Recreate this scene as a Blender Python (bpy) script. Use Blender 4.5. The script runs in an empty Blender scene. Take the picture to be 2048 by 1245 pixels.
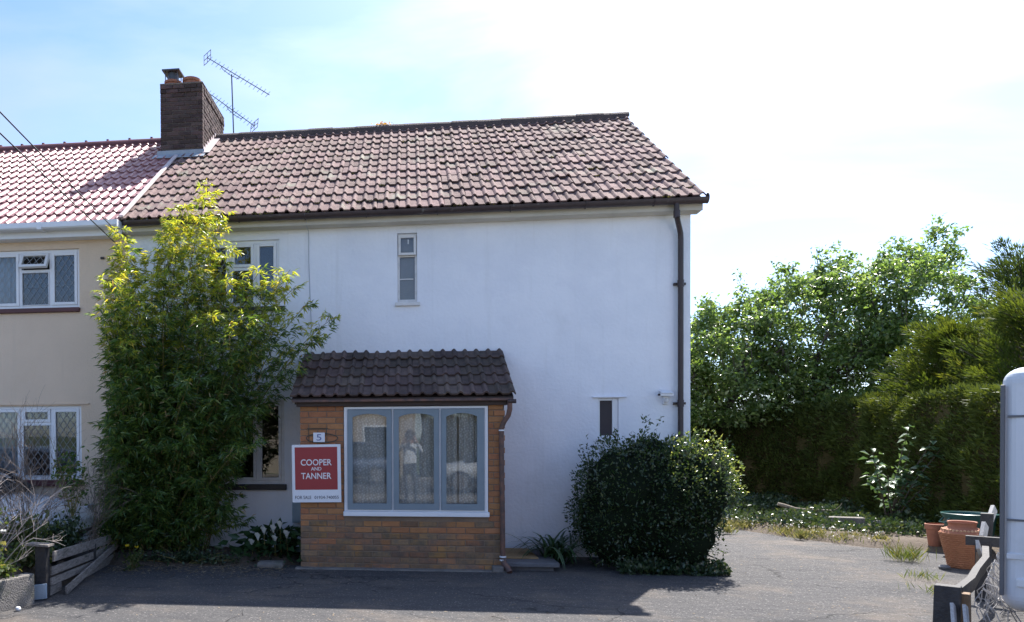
import bpy, math, random
import numpy as np
from mathutils import Vector, Matrix
random.seed(7)
RNG = np.random.default_rng(11)
SC = bpy.context.scene
COL = SC.collection

# ------------------------------------------------------------------ camera
F_PX, CX, CY = 1502.26, 636.69, 890.20          # focal length and principal point in 2048 x 1245 pixels
YAW, PIT, ROL = 0.12146, -0.01156, -0.00462
CAM = Vector((4.026, -10.441, 1.640))
cd = bpy.data.cameras.new('camera')
cam = bpy.data.objects.new('camera', cd)
COL.objects.link(cam)
_c, _s = math.cos(YAW), math.sin(YAW)
_cp, _sp = math.cos(PIT), math.sin(PIT)
_cr, _sr = math.cos(ROL), math.sin(ROL)
vx = Vector((_c, _s, 0))
z2 = Vector((_s * _sp, -_c * _sp, _cp))
fw = Vector((-_s * _cp, _c * _cp, _sp))
rt = _cr * vx + _sr * z2
up = -_sr * vx + _cr * z2
M = Matrix((rt, up, -fw)).transposed().to_4x4()
M.translation = CAM
cam.matrix_world = M
cd.sensor_width = 36.0
cd.sensor_fit = 'HORIZONTAL'
cd.lens = F_PX / 2048 * 36
cd.shift_x = (1024 - CX) / 2048
cd.shift_y = (CY - 622.5) / 2048
cd.clip_start = 0.05
cd.clip_end = 2000
SC.camera = cam

# ------------------------------------------------------------------ world and sun
SUN_TO = Vector((0.54, 1.0, 1.548)).normalized()      # direction towards the sun
SUN_EL = math.asin(SUN_TO.z)
SUN_AZ = math.atan2(SUN_TO.x, SUN_TO.y)               # clockwise from +Y
VEIL_SUN, VEIL_HZ, VEIL_CLOUD, VEIL_RAD = 0.33, 0.50, 0.50, 6.0
world = bpy.data.worlds.new('World')
SC.world = world
world.use_nodes = True
nt = world.node_tree
nt.nodes.clear()
N = nt.nodes.new
Lk = nt.links.new
out = N('ShaderNodeOutputWorld')
bg = N('ShaderNodeBackground')
bg.inputs['Strength'].default_value = 0.136
Lk(bg.outputs[0], out.inputs[0])
sky = N('ShaderNodeTexSky')
sky.sky_type = 'NISHITA'
sky.sun_disc = False
sky.sun_elevation = SUN_EL
sky.sun_rotation = SUN_AZ
sky.air_density = 0.7
sky.dust_density = 0.2
sky.ozone_density = 4.5
tc = N('ShaderNodeTexCoord')
sep = N('ShaderNodeSeparateXYZ')
Lk(tc.outputs['Generated'], sep.inputs[0])
zz = N('ShaderNodeMath'); zz.operation = 'MAXIMUM'; zz.inputs[1].default_value = 0.0
Lk(sep.outputs['Z'], zz.inputs[0])
za = N('ShaderNodeMath'); za.operation = 'ADD'; za.inputs[1].default_value = 0.22
Lk(zz.outputs[0], za.inputs[0])
dx = N('ShaderNodeMath'); dx.operation = 'DIVIDE'
dy = N('ShaderNodeMath'); dy.operation = 'DIVIDE'
Lk(sep.outputs['X'], dx.inputs[0]); Lk(za.outputs[0], dx.inputs[1])
Lk(sep.outputs['Y'], dy.inputs[0]); Lk(za.outputs[0], dy.inputs[1])
cmb = N('ShaderNodeCombineXYZ')
Lk(dx.outputs[0], cmb.inputs['X']); Lk(dy.outputs[0], cmb.inputs['Y'])
mp = N('ShaderNodeMapping')
mp.inputs['Location'].default_value = (0.35, 0.2, 0.0)
mp.inputs['Rotation'].default_value = (0, 0, 0.35)
mp.inputs['Scale'].default_value = (0.6, 1.25, 1.0)
Lk(cmb.outputs[0], mp.inputs[0])
n1 = N('ShaderNodeTexNoise')
n1.inputs['Scale'].default_value = 1.5
n1.inputs['Detail'].default_value = 7
n1.inputs['Roughness'].default_value = 0.52
n1.inputs['Distortion'].default_value = 0.35
Lk(mp.outputs[0], n1.inputs['Vector'])
ramp = N('ShaderNodeValToRGB')
ramp.color_ramp.elements[0].position = 0.44
ramp.color_ramp.elements[0].color = (0, 0, 0, 1)
ramp.color_ramp.elements[1].position = 0.74
ramp.color_ramp.elements[1].color = (0.85, 0.85, 0.85, 1)
Lk(n1.outputs['Fac'], ramp.inputs[0])
# thin high cloud and haze: forward scattering makes the veil brighter towards the sun, thicker near the horizon
vn = N('ShaderNodeVectorMath'); vn.operation = 'NORMALIZE'
Lk(tc.outputs['Generated'], vn.inputs[0])
dt = N('ShaderNodeVectorMath'); dt.operation = 'DOT_PRODUCT'
dt.inputs[1].default_value = SUN_TO
Lk(vn.outputs[0], dt.inputs[0])

def wmath(op, a, b_=None, c=None, clamp=False):
    m_ = N('ShaderNodeMath'); m_.operation = op; m_.use_clamp = clamp
    for i_, v_ in enumerate((a, b_, c)):
        if v_ is None: continue
        if isinstance(v_, (int, float)): m_.inputs[i_].default_value = v_
        else: Lk(v_, m_.inputs[i_])
    return m_.outputs[0]
cs = wmath('MAXIMUM', dt.outputs['Value'], 0.0)
cs4 = wmath('POWER', cs, 6.0)
hz = wmath('POWER', wmath('SUBTRACT', 1.0, zz.outputs[0]), 5.0)
veil = wmath('ADD', wmath('MULTIPLY', cs4, VEIL_SUN), wmath('MULTIPLY', hz, VEIL_HZ))
fac = wmath('ADD', wmath('MULTIPLY', ramp.outputs[0], VEIL_CLOUD), veil, clamp=True)
rad = wmath('MULTIPLY', wmath('MULTIPLY_ADD', cs4, 2.2, 0.34), VEIL_RAD)
cc = N('ShaderNodeCombineXYZ')
Lk(wmath('MULTIPLY', rad, 1.0), cc.inputs[0]); Lk(wmath('MULTIPLY', rad, 1.0), cc.inputs[1]); Lk(wmath('MULTIPLY', rad, 1.06), cc.inputs[2])
mixc = N('ShaderNodeMixRGB')
Lk(fac, mixc.inputs['Fac'])
Lk(sky.outputs[0], mixc.inputs['Color1'])
Lk(cc.outputs[0], mixc.inputs['Color2'])
Lk(mixc.outputs[0], bg.inputs['Color'])

sl = bpy.data.lights.new('sun', 'SUN')
sl.energy = 4.8
sl.angle = math.radians(0.53)
sl.color = (1.0, 0.955, 0.90)
sun = bpy.data.objects.new('sun', sl)
COL.objects.link(sun)
sun.location = (12, 20, 30)
sun.rotation_euler = (-SUN_TO).to_track_quat('-Z', 'Y').to_euler()

SC.view_settings.view_transform = 'Standard'
SC.view_settings.look = 'None'
SC.view_settings.gamma = 1.0
SC.view_settings.use_curve_mapping = False
SC.view_settings.exposure = 1.36
SC.render.engine = 'CYCLES'
SC.cycles.max_bounces = 8
SC.cycles.diffuse_bounces = 4
SC.cycles.glossy_bounces = 4
SC.cycles.transmission_bounces = 6
SC.cycles.transparent_max_bounces = 12
SC.cycles.caustics_reflective = False
SC.cycles.caustics_refractive = False
SC.cycles.sample_clamp_indirect = 6.0
SC.cycles.use_denoising = True

# ------------------------------------------------------------------ helpers
ORIG = {}

def tag(o, label=None, cat=None, group=None, kind=None):
    if label: o['label'] = label
    if cat: o['category'] = cat
    if group: o['group'] = group
    if kind: o['kind'] = kind
    return o

def thing(name, loc, label, cat, group=None):
    o = bpy.data.objects.new(name, None)
    o.empty_display_size = 0.2
    COL.objects.link(o)
    o.location = loc
    ORIG[o] = Vector(loc)
    return tag(o, label, cat, group)

def link_mesh(name, me, parent=None, loc=None):
    o = bpy.data.objects.new(name, me)
    COL.objects.link(o)
    if parent is not None:
        o.parent = parent
    if loc is not None:
        w = Vector(loc)
        o.location = w - (ORIG[parent] if parent is not None else Vector((0, 0, 0)))
        ORIG[o] = w
    else:
        ORIG[o] = ORIG[parent].copy() if parent is not None else Vector((0, 0, 0))
    return o

class MB:
    """collects polygons in world coordinates"""
    def __init__(s):
        s.v = []; s.f = []
    def add(s, vs, fs):
        k = len(s.v)
        s.v += [tuple(p) for p in vs]
        s.f += [tuple(i + k for i in f) for f in fs]
        return s
    def box(s, x0, x1, y0, y1, z0, z1):
        return s.add([(x0, y0, z0), (x1, y0, z0), (x1, y1, z0), (x0, y1, z0), (x0, y0, z1), (x1, y0, z1), (x1, y1, z1), (x0, y1, z1)],
                     [(0, 3, 2, 1), (4, 5, 6, 7), (0, 1, 5, 4), (1, 2, 6, 5), (2, 3, 7, 6), (3, 0, 4, 7)])
    def obox(s, c, ax, hx, ay, hy, az, hz):
        c = Vector(c); ax = Vector(ax).normalized() * hx; ay = Vector(ay).normalized() * hy; az = Vector(az).normalized() * hz
        P = [c + a * ax + b * ay + d * az for d in (-1, 1) for a, b in ((-1, -1), (1, -1), (1, 1), (-1, 1))]
        return s.add(P, [(0, 3, 2, 1), (4, 5, 6, 7), (0, 1, 5, 4), (1, 2, 6, 5), (2, 3, 7, 6), (3, 0, 4, 7)])
    def bar(s, a, b, w, h, upv=(0, 0, 1)):
        a = Vector(a); b = Vector(b); d = (b - a)
        if d.length < 1e-6: return s
        u = Vector(upv); side = d.cross(u)
        if side.length < 1e-6: side = d.cross(Vector((1, 0, 0)))
        side.normalize(); u = side.cross(d).normalized()
        return s.obox((a + b) / 2, d, d.length / 2, side, w / 2, u, h / 2)
    def quad(s, a, b, c, d):
        return s.add([a, b, c, d], [(0, 1, 2, 3)])
    def poly(s, pts):
        return s.add(pts, [tuple(range(len(pts)))])
    def prism(s, pts, off):
        n = len(pts); off = Vector(off)
        P = [Vector(p) for p in pts] + [Vector(p) + off for p in pts]
        fs = [tuple(range(n - 1, -1, -1)), tuple(range(n, 2 * n))]
        fs += [(i, (i + 1) % n, (i + 1) % n + n, i + n) for i in range(n)]
        return s.add(P, fs)
    def tube(s, pts, rad, n=8, cap=True):
        pts = [Vector(p) for p in pts]
        m = len(pts)
        if not isinstance(rad, (list, tuple)): rad = [rad] * m
        rings = []
        prev = None
        for i, p in enumerate(pts):
            d = (pts[min(i + 1, m - 1)] - pts[max(i - 1, 0)])
            if d.length < 1e-9: d = Vector((0, 0, 1))
            d.normalize()
            if prev is None:
                r = d.cross(Vector((0, 0, 1)))
                if r.length < 0.05: r = d.cross(Vector((1, 0, 0)))
            else:
                r = prev - d * prev.dot(d)
                if r.length < 1e-5: r = d.cross(Vector((1, 0, 0)))
            r.normalize(); prev = r
            q = d.cross(r)
            rings.append([p + (r * math.cos(2 * math.pi * k / n) + q * math.sin(2 * math.pi * k / n)) * rad[i] for k in range(n)])
        V = [p for rg in rings for p in rg]
        fs = []
        for i in range(m - 1):
            for k in range(n):
                a = i * n + k; b = i * n + (k + 1) % n
                fs.append((a, b, b + n, a + n))
        if cap:
            fs.append(tuple(range(n - 1, -1, -1)))
            fs.append(tuple((m - 1) * n + k for k in range(n)))
        return s.add(V, fs)
    def lathe(s, prof, c, n=24):
        c = Vector(c); V = []; fs = []
        m = len(prof)
        for r, z in prof:
            for k in range(n):
                a = 2 * math.pi * k / n
                V.append(c + Vector((r * math.cos(a), r * math.sin(a), z)))
        for i in range(m - 1):
            for k in range(n):
                a = i * n + k; b = i * n + (k + 1) % n
                fs.append((a, b, b + n, a + n))
        if prof[0][0] > 1e-4: fs.append(tuple(range(n - 1, -1, -1)))
        if prof[-1][0] > 1e-4: fs.append(tuple((m - 1) * n + k for k in range(n)))
        return s.add(V, fs)
    def build(s, name, mat, parent=None, smooth=False, bevel=0.0, seg=2, loc=None):
        if parent is None and loc is None: loc = (0, 0, 0)
        o0 = Vector(loc) if loc is not None else ORIG[parent]
        me = bpy.data.meshes.new(name)
        me.from_pydata([(p[0] - o0.x, p[1] - o0.y, p[2] - o0.z) for p in s.v], [], s.f)
        if mat: me.materials.append(mat)
        if smooth: me.polygons.foreach_set('use_smooth', [True] * len(me.polygons))
        me.update()
        o = link_mesh(name, me, parent, loc)
        if smooth:
            try:
                me.set_sharp_from_angle(angle=math.radians(42))
            except Exception:
                pass
        if bevel:
            b = o.modifiers.new('bevel', 'BEVEL')
            b.width = bevel; b.segments = seg; b.limit_method = 'ANGLE'; b.angle_limit = math.radians(40)
        return o

# ------------------------------------------------------------------ materials
MATS = {}

def newmat(name):
    m = bpy.data.materials.new(name)
    m.use_nodes = True
    t = m.node_tree
    p = t.nodes['Principled BSDF']
    MATS[name] = m
    return m, t, p

def mat(name, col, rough=0.6, col2=None, scale=6.0, detail=6, lo=0.35, hi=0.68, col3=None, s3=1.0, lo3=0.5, hi3=0.7,
        bump=0.0, bscale=60.0, rnd=0.0, metal=0.0, spec=0.5, stretch=None, rvar=0.0, coat=0.0, hue=0.0):
    """principled material: two-tone noise, a second patchy tone, per-object variation and fine bump"""
    m, t, p = newmat(name)
    n, l = t.nodes.new, t.links.new
    tcn = n('ShaderNodeTexCoord')
    vec = tcn.outputs['Object']
    oi = n('ShaderNodeObjectInfo')
    va = n('ShaderNodeVectorMath'); va.operation = 'ADD'
    l(vec, va.inputs[0]); l(oi.outputs['Location'], va.inputs[1])
    vec = va.outputs[0]
    if stretch:
        mpn = n('ShaderNodeMapping'); mpn.inputs['Scale'].default_value = stretch
        l(vec, mpn.inputs[0]); vec = mpn.outputs[0]
    c = None
    if col2 is not None:
        ns = n('ShaderNodeTexNoise'); ns.inputs['Scale'].default_value = scale; ns.inputs['Detail'].default_value = detail
        ns.inputs['Roughness'].default_value = 0.62
        l(vec, ns.inputs['Vector'])
        rp = n('ShaderNodeMapRange'); rp.inputs['From Min'].default_value = lo; rp.inputs['From Max'].default_value = hi
        l(ns.outputs['Fac'], rp.inputs['Value'])
        mx = n('ShaderNodeMixRGB'); mx.inputs['Color1'].default_value = (*col, 1); mx.inputs['Color2'].default_value = (*col2, 1)
        l(rp.outputs[0], mx.inputs['Fac'])
        c = mx.outputs[0]
        if col3 is not None:
            n3 = n('ShaderNodeTexNoise'); n3.inputs['Scale'].default_value = s3; n3.inputs['Detail'].default_value = 7
            n3.inputs['Roughness'].default_value = 0.65
            l(vec, n3.inputs['Vector'])
            r3 = n('ShaderNodeMapRange'); r3.inputs['From Min'].default_value = lo3; r3.inputs['From Max'].default_value = hi3
            l(n3.outputs['Fac'], r3.inputs['Value'])
            m3 = n('ShaderNodeMixRGB'); m3.inputs['Color2'].default_value = (*col3, 1)
            l(r3.outputs[0], m3.inputs['Fac']); l(c, m3.inputs['Color1'])
            c = m3.outputs[0]
    if rnd:
        hs = n('ShaderNodeHueSaturation')
        mr = n('ShaderNodeMapRange'); mr.inputs['To Min'].default_value = 1 - rnd; mr.inputs['To Max'].default_value = 1 + rnd
        l(oi.outputs['Random'], mr.inputs['Value']); l(mr.outputs[0], hs.inputs['Value'])
        if hue:
            wn = n('ShaderNodeTexWhiteNoise'); wn.noise_dimensions = '1D'
            l(oi.outputs['Random'], wn.inputs['W'])
            mh = n('ShaderNodeMapRange'); mh.inputs['To Min'].default_value = 0.5 - hue; mh.inputs['To Max'].default_value = 0.5 + hue
            l(wn.outputs['Value'], mh.inputs['Value']); l(mh.outputs[0], hs.inputs['Hue'])
        if c is None: hs.inputs['Color'].default_value = (*col, 1)
        else: l(c, hs.inputs['Color'])
        c = hs.outputs[0]
    if c is None: p.inputs['Base Color'].default_value = (*col, 1)
    else: l(c, p.inputs['Base Color'])
    p.inputs['Roughness'].default_value = rough
    p.inputs['Metallic'].default_value = metal
    p.inputs['Specular IOR Level'].default_value = spec
    if coat:
        p.inputs['Coat Weight'].default_value = coat
        p.inputs['Coat Roughness'].default_value = 0.08
    if bump:
        nb = n('ShaderNodeTexNoise'); nb.inputs['Scale'].default_value = bscale; nb.inputs['Detail'].default_value = 5
        l(vec, nb.inputs['Vector'])
        bn = n('ShaderNodeBump'); bn.inputs['Strength'].default_value = min(1.0, bump); bn.inputs['Distance'].default_value = 0.02 * max(1.0, bump)
        l(nb.outputs['Fac'], bn.inputs['Height'])
        l(bn.outputs[0], p.inputs['Normal'])
        if rvar:
            mr2 = n('ShaderNodeMapRange'); mr2.inputs['To Min'].default_value = rough - rvar; mr2.inputs['To Max'].default_value = rough + rvar
            l(nb.outputs['Fac'], mr2.inputs['Value']); l(mr2.outputs[0], p.inputs['Roughness'])
    return m

def leafmat(name, c1, c2, c3=None, trans=0.35, rough=0.4, spec=0.5, tcol=None, hi3=0.9):
    m, t, p = newmat(name)
    n, l = t.nodes.new, t.links.new
    at = n('ShaderNodeAttribute'); at.attribute_name = 'tint'
    rp = n('ShaderNodeValToRGB')
    rp.color_ramp.elements[0].color = (*c1, 1); rp.color_ramp.elements[0].position = 0.0
    rp.color_ramp.elements[1].color = (*c2, 1); rp.color_ramp.elements[1].position = 0.75
    if c3 is not None:
        e = rp.color_ramp.elements.new(1.0); e.color = (*c3, 1)
    l(at.outputs['Fac'], rp.inputs[0])
    l(rp.outputs[0], p.inputs['Base Color'])
    p.inputs['Roughness'].default_value = rough
    p.inputs['Specular IOR Level'].default_value = spec
    tr = n('ShaderNodeBsdfTranslucent')
    mulc = n('ShaderNodeMixRGB'); mulc.blend_type = 'MULTIPLY'; mulc.inputs['Fac'].default_value = 1
    l(rp.outputs[0], mulc.inputs['Color1'])
    mulc.inputs['Color2'].default_value = (*(tcol or (1.9, 1.7, 0.7)), 1)
    l(mulc.outputs[0], tr.inputs['Color'])
    ms = n('ShaderNodeMixShader'); ms.inputs[0].default_value = trans
    l(p.outputs[0], ms.inputs[1]); l(tr.outputs[0], ms.inputs[2])
    l(ms.outputs[0], t.nodes['Material Output'].inputs['Surface'])
    return m

def glassmat(name, tint=(0.9, 0.95, 0.95), ior=1.5, boost=1.7):
    m, t, p = newmat(name)
    t.nodes.remove(p)
    n, l = t.nodes.new, t.links.new
    gl = n('ShaderNodeBsdfGlossy'); gl.inputs['Roughness'].default_value = 0.0
    tr = n('ShaderNodeBsdfTransparent'); tr.inputs['Color'].default_value = (*tint, 1)
    fr = n('ShaderNodeFresnel'); fr.inputs['IOR'].default_value = ior
    mu = n('ShaderNodeMath'); mu.operation = 'MULTIPLY'; mu.inputs[1].default_value = boost; mu.use_clamp = True
    l(fr.outputs[0], mu.inputs[0])
    nz = n('ShaderNodeTexNoise'); nz.inputs['Scale'].default_value = 1.4
    tcn = n('ShaderNodeTexCoord'); l(tcn.outputs['Object'], nz.inputs['Vector'])
    bp = n('ShaderNodeBump'); bp.inputs['Strength'].default_value = 0.04; bp.inputs['Distance'].default_value = 0.05
    l(nz.outputs['Fac'], bp.inputs['Height']); l(bp.outputs[0], gl.inputs['Normal'])
    ms = n('ShaderNodeMixShader')
    l(mu.outputs[0], ms.inputs[0]); l(tr.outputs[0], ms.inputs[1]); l(gl.outputs[0], ms.inputs[2])
    l(ms.outputs[0], t.nodes['Material Output'].inputs['Surface'])
    return m

M_render = mat('white_render', (0.87, 0.88, 0.915), 0.85, (0.80, 0.815, 0.86), 1.3, 8, 0.42, 0.68, (0.70, 0.70, 0.71), 0.55, 0.60, 0.85, bump=0.34, bscale=24, spec=0.2)
def weather(m, streak=(0.68, 0.68, 0.68), patch=(0.80, 0.81, 0.86), amt=0.5):
    """rain streaks, patch repairs and specks over an existing material"""
    t = m.node_tree; n, l = t.nodes.new, t.links.new
    p = t.nodes['Principled BSDF']
    src = p.inputs['Base Color'].links[0].from_socket
    tcn = n('ShaderNodeTexCoord')
    def lay(src, sc, stretch, lo, hi, col, k, kind='noise'):
        mp_ = n('ShaderNodeMapping'); mp_.inputs['Scale'].default_value = stretch; l(tcn.outputs['Object'], mp_.inputs[0])
        q = n('ShaderNodeTexNoise'); q.inputs['Scale'].default_value = sc; q.inputs['Detail'].default_value = 8; q.inputs['Roughness'].default_value = 0.6
        l(mp_.outputs[0], q.inputs['Vector'])
        r = n('ShaderNodeMapRange'); r.inputs['From Min'].default_value = lo; r.inputs['From Max'].default_value = hi; r.inputs['To Max'].default_value = k
        l(q.outputs['Fac'], r.inputs['Value'])
        x = n('ShaderNodeMixRGB'); x.inputs['Color2'].default_value = (*col, 1); l(r.outputs[0], x.inputs['Fac']); l(src, x.inputs['Color1'])
        return x.outputs[0]
    c = lay(src, 2.0, (3.4, 3.4, 0.22), 0.56, 0.76, streak, amt * 0.75)
    c = lay(c, 0.9, (1.0, 1.0, 1.6), 0.54, 0.60, patch, amt * 0.9)
    c = lay(c, 26, (1, 1, 1), 0.71, 0.76, (0.34, 0.34, 0.35), amt)
    l(c, p.inputs['Base Color'])
weather(M_render)
M_beige = mat('beige_render', (0.76, 0.60, 0.45), 0.85, (0.71, 0.56, 0.42), 1.1, 7, 0.4, 0.7, bump=0.35, bscale=40, spec=0.2)
weather(M_beige, (0.55, 0.45, 0.34), (0.70, 0.54, 0.39), 0.4)
M_tile = mat('roof_tile_brown', (0.250, 0.172, 0.157), 0.85, (0.165, 0.113, 0.105), 9, 8, 0.38, 0.62, (0.25, 0.24, 0.19), 2.2, 0.56, 0.70, bump=0.5, bscale=90, rnd=0.20, hue=0.012, spec=0.12)
M_tile_red = mat('roof_tile_red', (0.36, 0.185, 0.185), 0.46, (0.30, 0.145, 0.145), 5, 6, 0.3, 0.7, bump=0.10, bscale=90, rnd=0.14, spec=0.36)
M_tile_dark = mat('porch_tile_dark', (0.125, 0.086, 0.072), 0.78, (0.078, 0.056, 0.050), 10, 8, 0.38, 0.62, (0.13, 0.12, 0.095), 3, 0.6, 0.74, bump=0.6, bscale=80, rnd=0.30, hue=0.02, spec=0.3)
M_ridge = mat('ridge_tile', (0.095, 0.068, 0.062), 0.8, (0.06, 0.045, 0.042), 8, 7, bump=0.5, bscale=60, rnd=0.15)
M_ridge_red = mat('ridge_tile_red', (0.17, 0.055, 0.055), 0.6, (0.13, 0.045, 0.045), 5, 6, rnd=0.12)
M_felt = mat('roof_felt', (0.05, 0.042, 0.04), 0.9)
M_brick = mat('porch_brick', (0.47, 0.215, 0.100), 0.82, (0.40, 0.182, 0.088), 14, 8, 0.36, 0.66, (0.38, 0.20, 0.10), 3.0, 0.54, 0.76, bump=0.7, bscale=110, rnd=0.13, hue=0.008, spec=0.25)
M_brick_dirty = mat('porch_brick_weathered', (0.290, 0.178, 0.105), 0.85, (0.17, 0.128, 0.095), 12, 8, 0.36, 0.66, (0.40, 0.20, 0.085), 4.0, 0.50, 0.66, bump=0.7, bscale=110, rnd=0.18, hue=0.012, spec=0.25)
M_mortar = mat('mortar', (0.28, 0.20, 0.14), 0.9, (0.19, 0.145, 0.11), 8, 6, bump=0.4, bscale=90)
M_cbrick = mat('chimney_brick', (0.110, 0.068, 0.058), 0.85, (0.066, 0.046, 0.044), 12, 8, 0.36, 0.64, (0.17, 0.125, 0.11), 6, 0.58, 0.74, bump=0.7, bscale=90, rnd=0.35, hue=0.015, spec=0.3)
M_cmortar = mat('chimney_mortar', (0.20, 0.165, 0.135), 0.9, (0.13, 0.105, 0.095), 9, 6, bump=0.4, bscale=90)
M_lead = mat('lead_flashing', (0.36, 0.39, 0.43), 0.55, (0.26, 0.29, 0.33), 6, 6, bump=0.3, bscale=18, spec=0.5)
M_verge = mat('white_verge_strip', (0.62, 0.52, 0.50), 0.6, (0.5, 0.42, 0.41), 7, 6, bump=0.2)
M_terra = mat('terracotta', (0.36, 0.140, 0.080), 0.75, (0.27, 0.105, 0.062), 8, 6, bump=0.3, bscale=60)
M_brown = mat('brown_plastic', (0.060, 0.040, 0.040), 0.45, (0.045, 0.032, 0.032), 7, 6, col3=(0.16, 0.15, 0.14), s3=9, lo3=0.62, hi3=0.72, spec=0.45)
M_fascia = mat('dark_brown_timber', (0.055, 0.034, 0.028), 0.6, (0.035, 0.024, 0.022), 6, 6, stretch=(1, 8, 8), bump=0.2)
M_copper = mat('rusty_brown_pipe', (0.17, 0.085, 0.06), 0.6, (0.085, 0.055, 0.05), 11, 7, 0.4, 0.6, bump=0.3, bscale=50)
M_cream = mat('cream_soffit', (0.62, 0.57, 0.48), 0.7, (0.52, 0.48, 0.40), 2.5, 6, col3=(0.38, 0.34, 0.28), s3=5, lo3=0.62, hi3=0.75)
M_upvc = mat('white_upvc', (0.80, 0.81, 0.83), 0.35, (0.76, 0.77, 0.79), 3, 4, spec=0.5)
M_oldwhite = mat('old_white_paint', (0.74, 0.72, 0.70), 0.55, (0.62, 0.60, 0.57), 9, 7, 0.45, 0.7, bump=0.2)
M_bluegrey = mat('blue_grey_paint', (0.205, 0.255, 0.290), 0.5, (0.185, 0.235, 0.272), 5, 5, bump=0.08, bscale=40, spec=0.45)
M_sill = mat('dark_red_sill', (0.115, 0.035, 0.035), 0.55, (0.085, 0.03, 0.03), 6, 6, bump=0.2)
M_blacksill = mat('dark_sill', (0.035, 0.028, 0.027), 0.6, (0.05, 0.042, 0.04), 6, 6)
M_glass = glassmat('window_glass', (0.95, 0.97, 0.97), boost=1.3)
M_glass_d = glassmat('obscured_glass', (0.45, 0.46, 0.48), 1.5, 1.4)
M_room = mat('dark_room', (0.14, 0.125, 0.11), 0.9)
M_curtain_blue = mat('pale_curtain', (0.42, 0.47, 0.52), 0.85, (0.32, 0.37, 0.42), 9, 4, stretch=(8, 8, 0.4))
M_brownpanel = mat('brown_blind', (0.045, 0.032, 0.035), 0.6, (0.035, 0.028, 0.032), 5, 5)
M_leadcame = mat('lead_came', (0.30, 0.32, 0.34), 0.5)
M_asphalt = None
M_soil = mat('soil', (0.075, 0.055, 0.04), 0.95, (0.12, 0.095, 0.07), 22, 8, bump=1.0, bscale=40)
M_grassland = mat('grass_field', (0.05, 0.085, 0.025), 0.9, (0.085, 0.105, 0.04), 3, 8, bump=0.6, bscale=30)
M_concrete = mat('concrete', (0.23, 0.21, 0.19), 0.9, (0.15, 0.14, 0.13), 9, 9, 0.35, 0.65, (0.10, 0.105, 0.08), 4, 0.55, 0.7, bump=0.7, bscale=70)
M_slab = mat('stone_slab', (0.155, 0.155, 0.165), 0.8, (0.10, 0.10, 0.11), 9, 8, bump=0.5, bscale=60)
M_mat = mat('tan_door_mat', (0.40, 0.27, 0.13), 0.9, (0.31, 0.21, 0.11), 30, 6, bump=0.5, bscale=160)
M_wood_grey = mat('weathered_plank', (0.36, 0.32, 0.285), 0.85, (0.19, 0.165, 0.15), 9, 9, 0.36, 0.64, (0.075, 0.07, 0.055), 3, 0.56, 0.7, bump=0.7, bscale=40, stretch=(6, 1, 6), rnd=0.15)
M_wood_dark = mat('black_timber', (0.030, 0.028, 0.030), 0.7, (0.055, 0.05, 0.048), 14, 8, bump=0.5, bscale=40, rnd=0.2)
M_wood_tan = mat('tan_timber', (0.26, 0.17, 0.10), 0.8, (0.18, 0.12, 0.075), 12, 8, stretch=(6, 6, 0.6), bump=0.4)
M_paleblue = mat('pale_blue_paint', (0.42, 0.50, 0.58), 0.7, (0.34, 0.41, 0.48), 8, 6, bump=0.3)
M_signwhite = mat('sign_white', (0.80, 0.81, 0.84), 0.4, (0.77, 0.78, 0.81), 4, 4)
M_signred = mat('sign_red', (0.335, 0.030, 0.035), 0.45, (0.315, 0.028, 0.032), 4, 4)
M_ink = mat('sign_ink', (0.06, 0.065, 0.09), 0.6)
M_lettering = mat('white_lettering', (0.80, 0.78, 0.79), 0.5)
M_iron = mat('wrought_iron', (0.06, 0.065, 0.05), 0.6)
M_plaque = mat('white_plaque', (0.72, 0.74, 0.80), 0.25)
M_blueink = mat('blue_numeral', (0.10, 0.13, 0.30), 0.4)
M_alu = mat('aluminium', (0.17, 0.165, 0.17), 0.5, metal=0.2)
M_dkmetal = mat('dark_steel', (0.075, 0.08, 0.09), 0.5, metal=0.3)
M_cable = mat('black_cable', (0.02, 0.02, 0.022), 0.6)
M_meter = mat('meter_box', (0.26, 0.34, 0.40), 0.5, (0.22, 0.30, 0.36), 5, 5)
M_stem = mat('bamboo_stem', (0.22, 0.17, 0.06), 0.5, (0.12, 0.13, 0.04), 5, 5, stretch=(1, 1, 4))
M_bark = mat('bark', (0.12, 0.095, 0.075), 0.9, (0.075, 0.06, 0.05), 12, 8, stretch=(4, 4, 1), bump=0.8, bscale=30)
M_twig = mat('dead_twig', (0.40, 0.345, 0.31), 0.85, (0.26, 0.22, 0.20), 16, 6)
M_log = mat('pale_branch', (0.30, 0.25, 0.20), 0.85, (0.20, 0.165, 0.13), 14, 7, bump=0.5)
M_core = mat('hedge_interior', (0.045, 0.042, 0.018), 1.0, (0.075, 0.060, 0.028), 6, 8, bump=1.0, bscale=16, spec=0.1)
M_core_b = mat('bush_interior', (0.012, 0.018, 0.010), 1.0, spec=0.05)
M_urn = None
M_green_pl = mat('green_plastic', (0.018, 0.085, 0.075), 0.4, (0.015, 0.07, 0.062), 4, 4)
M_carav = mat('caravan_white', (0.74, 0.76, 0.80), 0.3, (0.70, 0.72, 0.76), 2, 5, col3=(0.56, 0.57, 0.56), s3=1.2, lo3=0.56, hi3=0.8, spec=0.5)
M_trim = mat('grey_trim', (0.14, 0.14, 0.15), 0.5)
M_rubber = mat('rubber', (0.022, 0.022, 0.024), 0.7)
M_litter = mat('dry_litter', (0.34, 0.27, 0.18), 0.9, (0.22, 0.16, 0.10), 5, 4)

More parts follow.
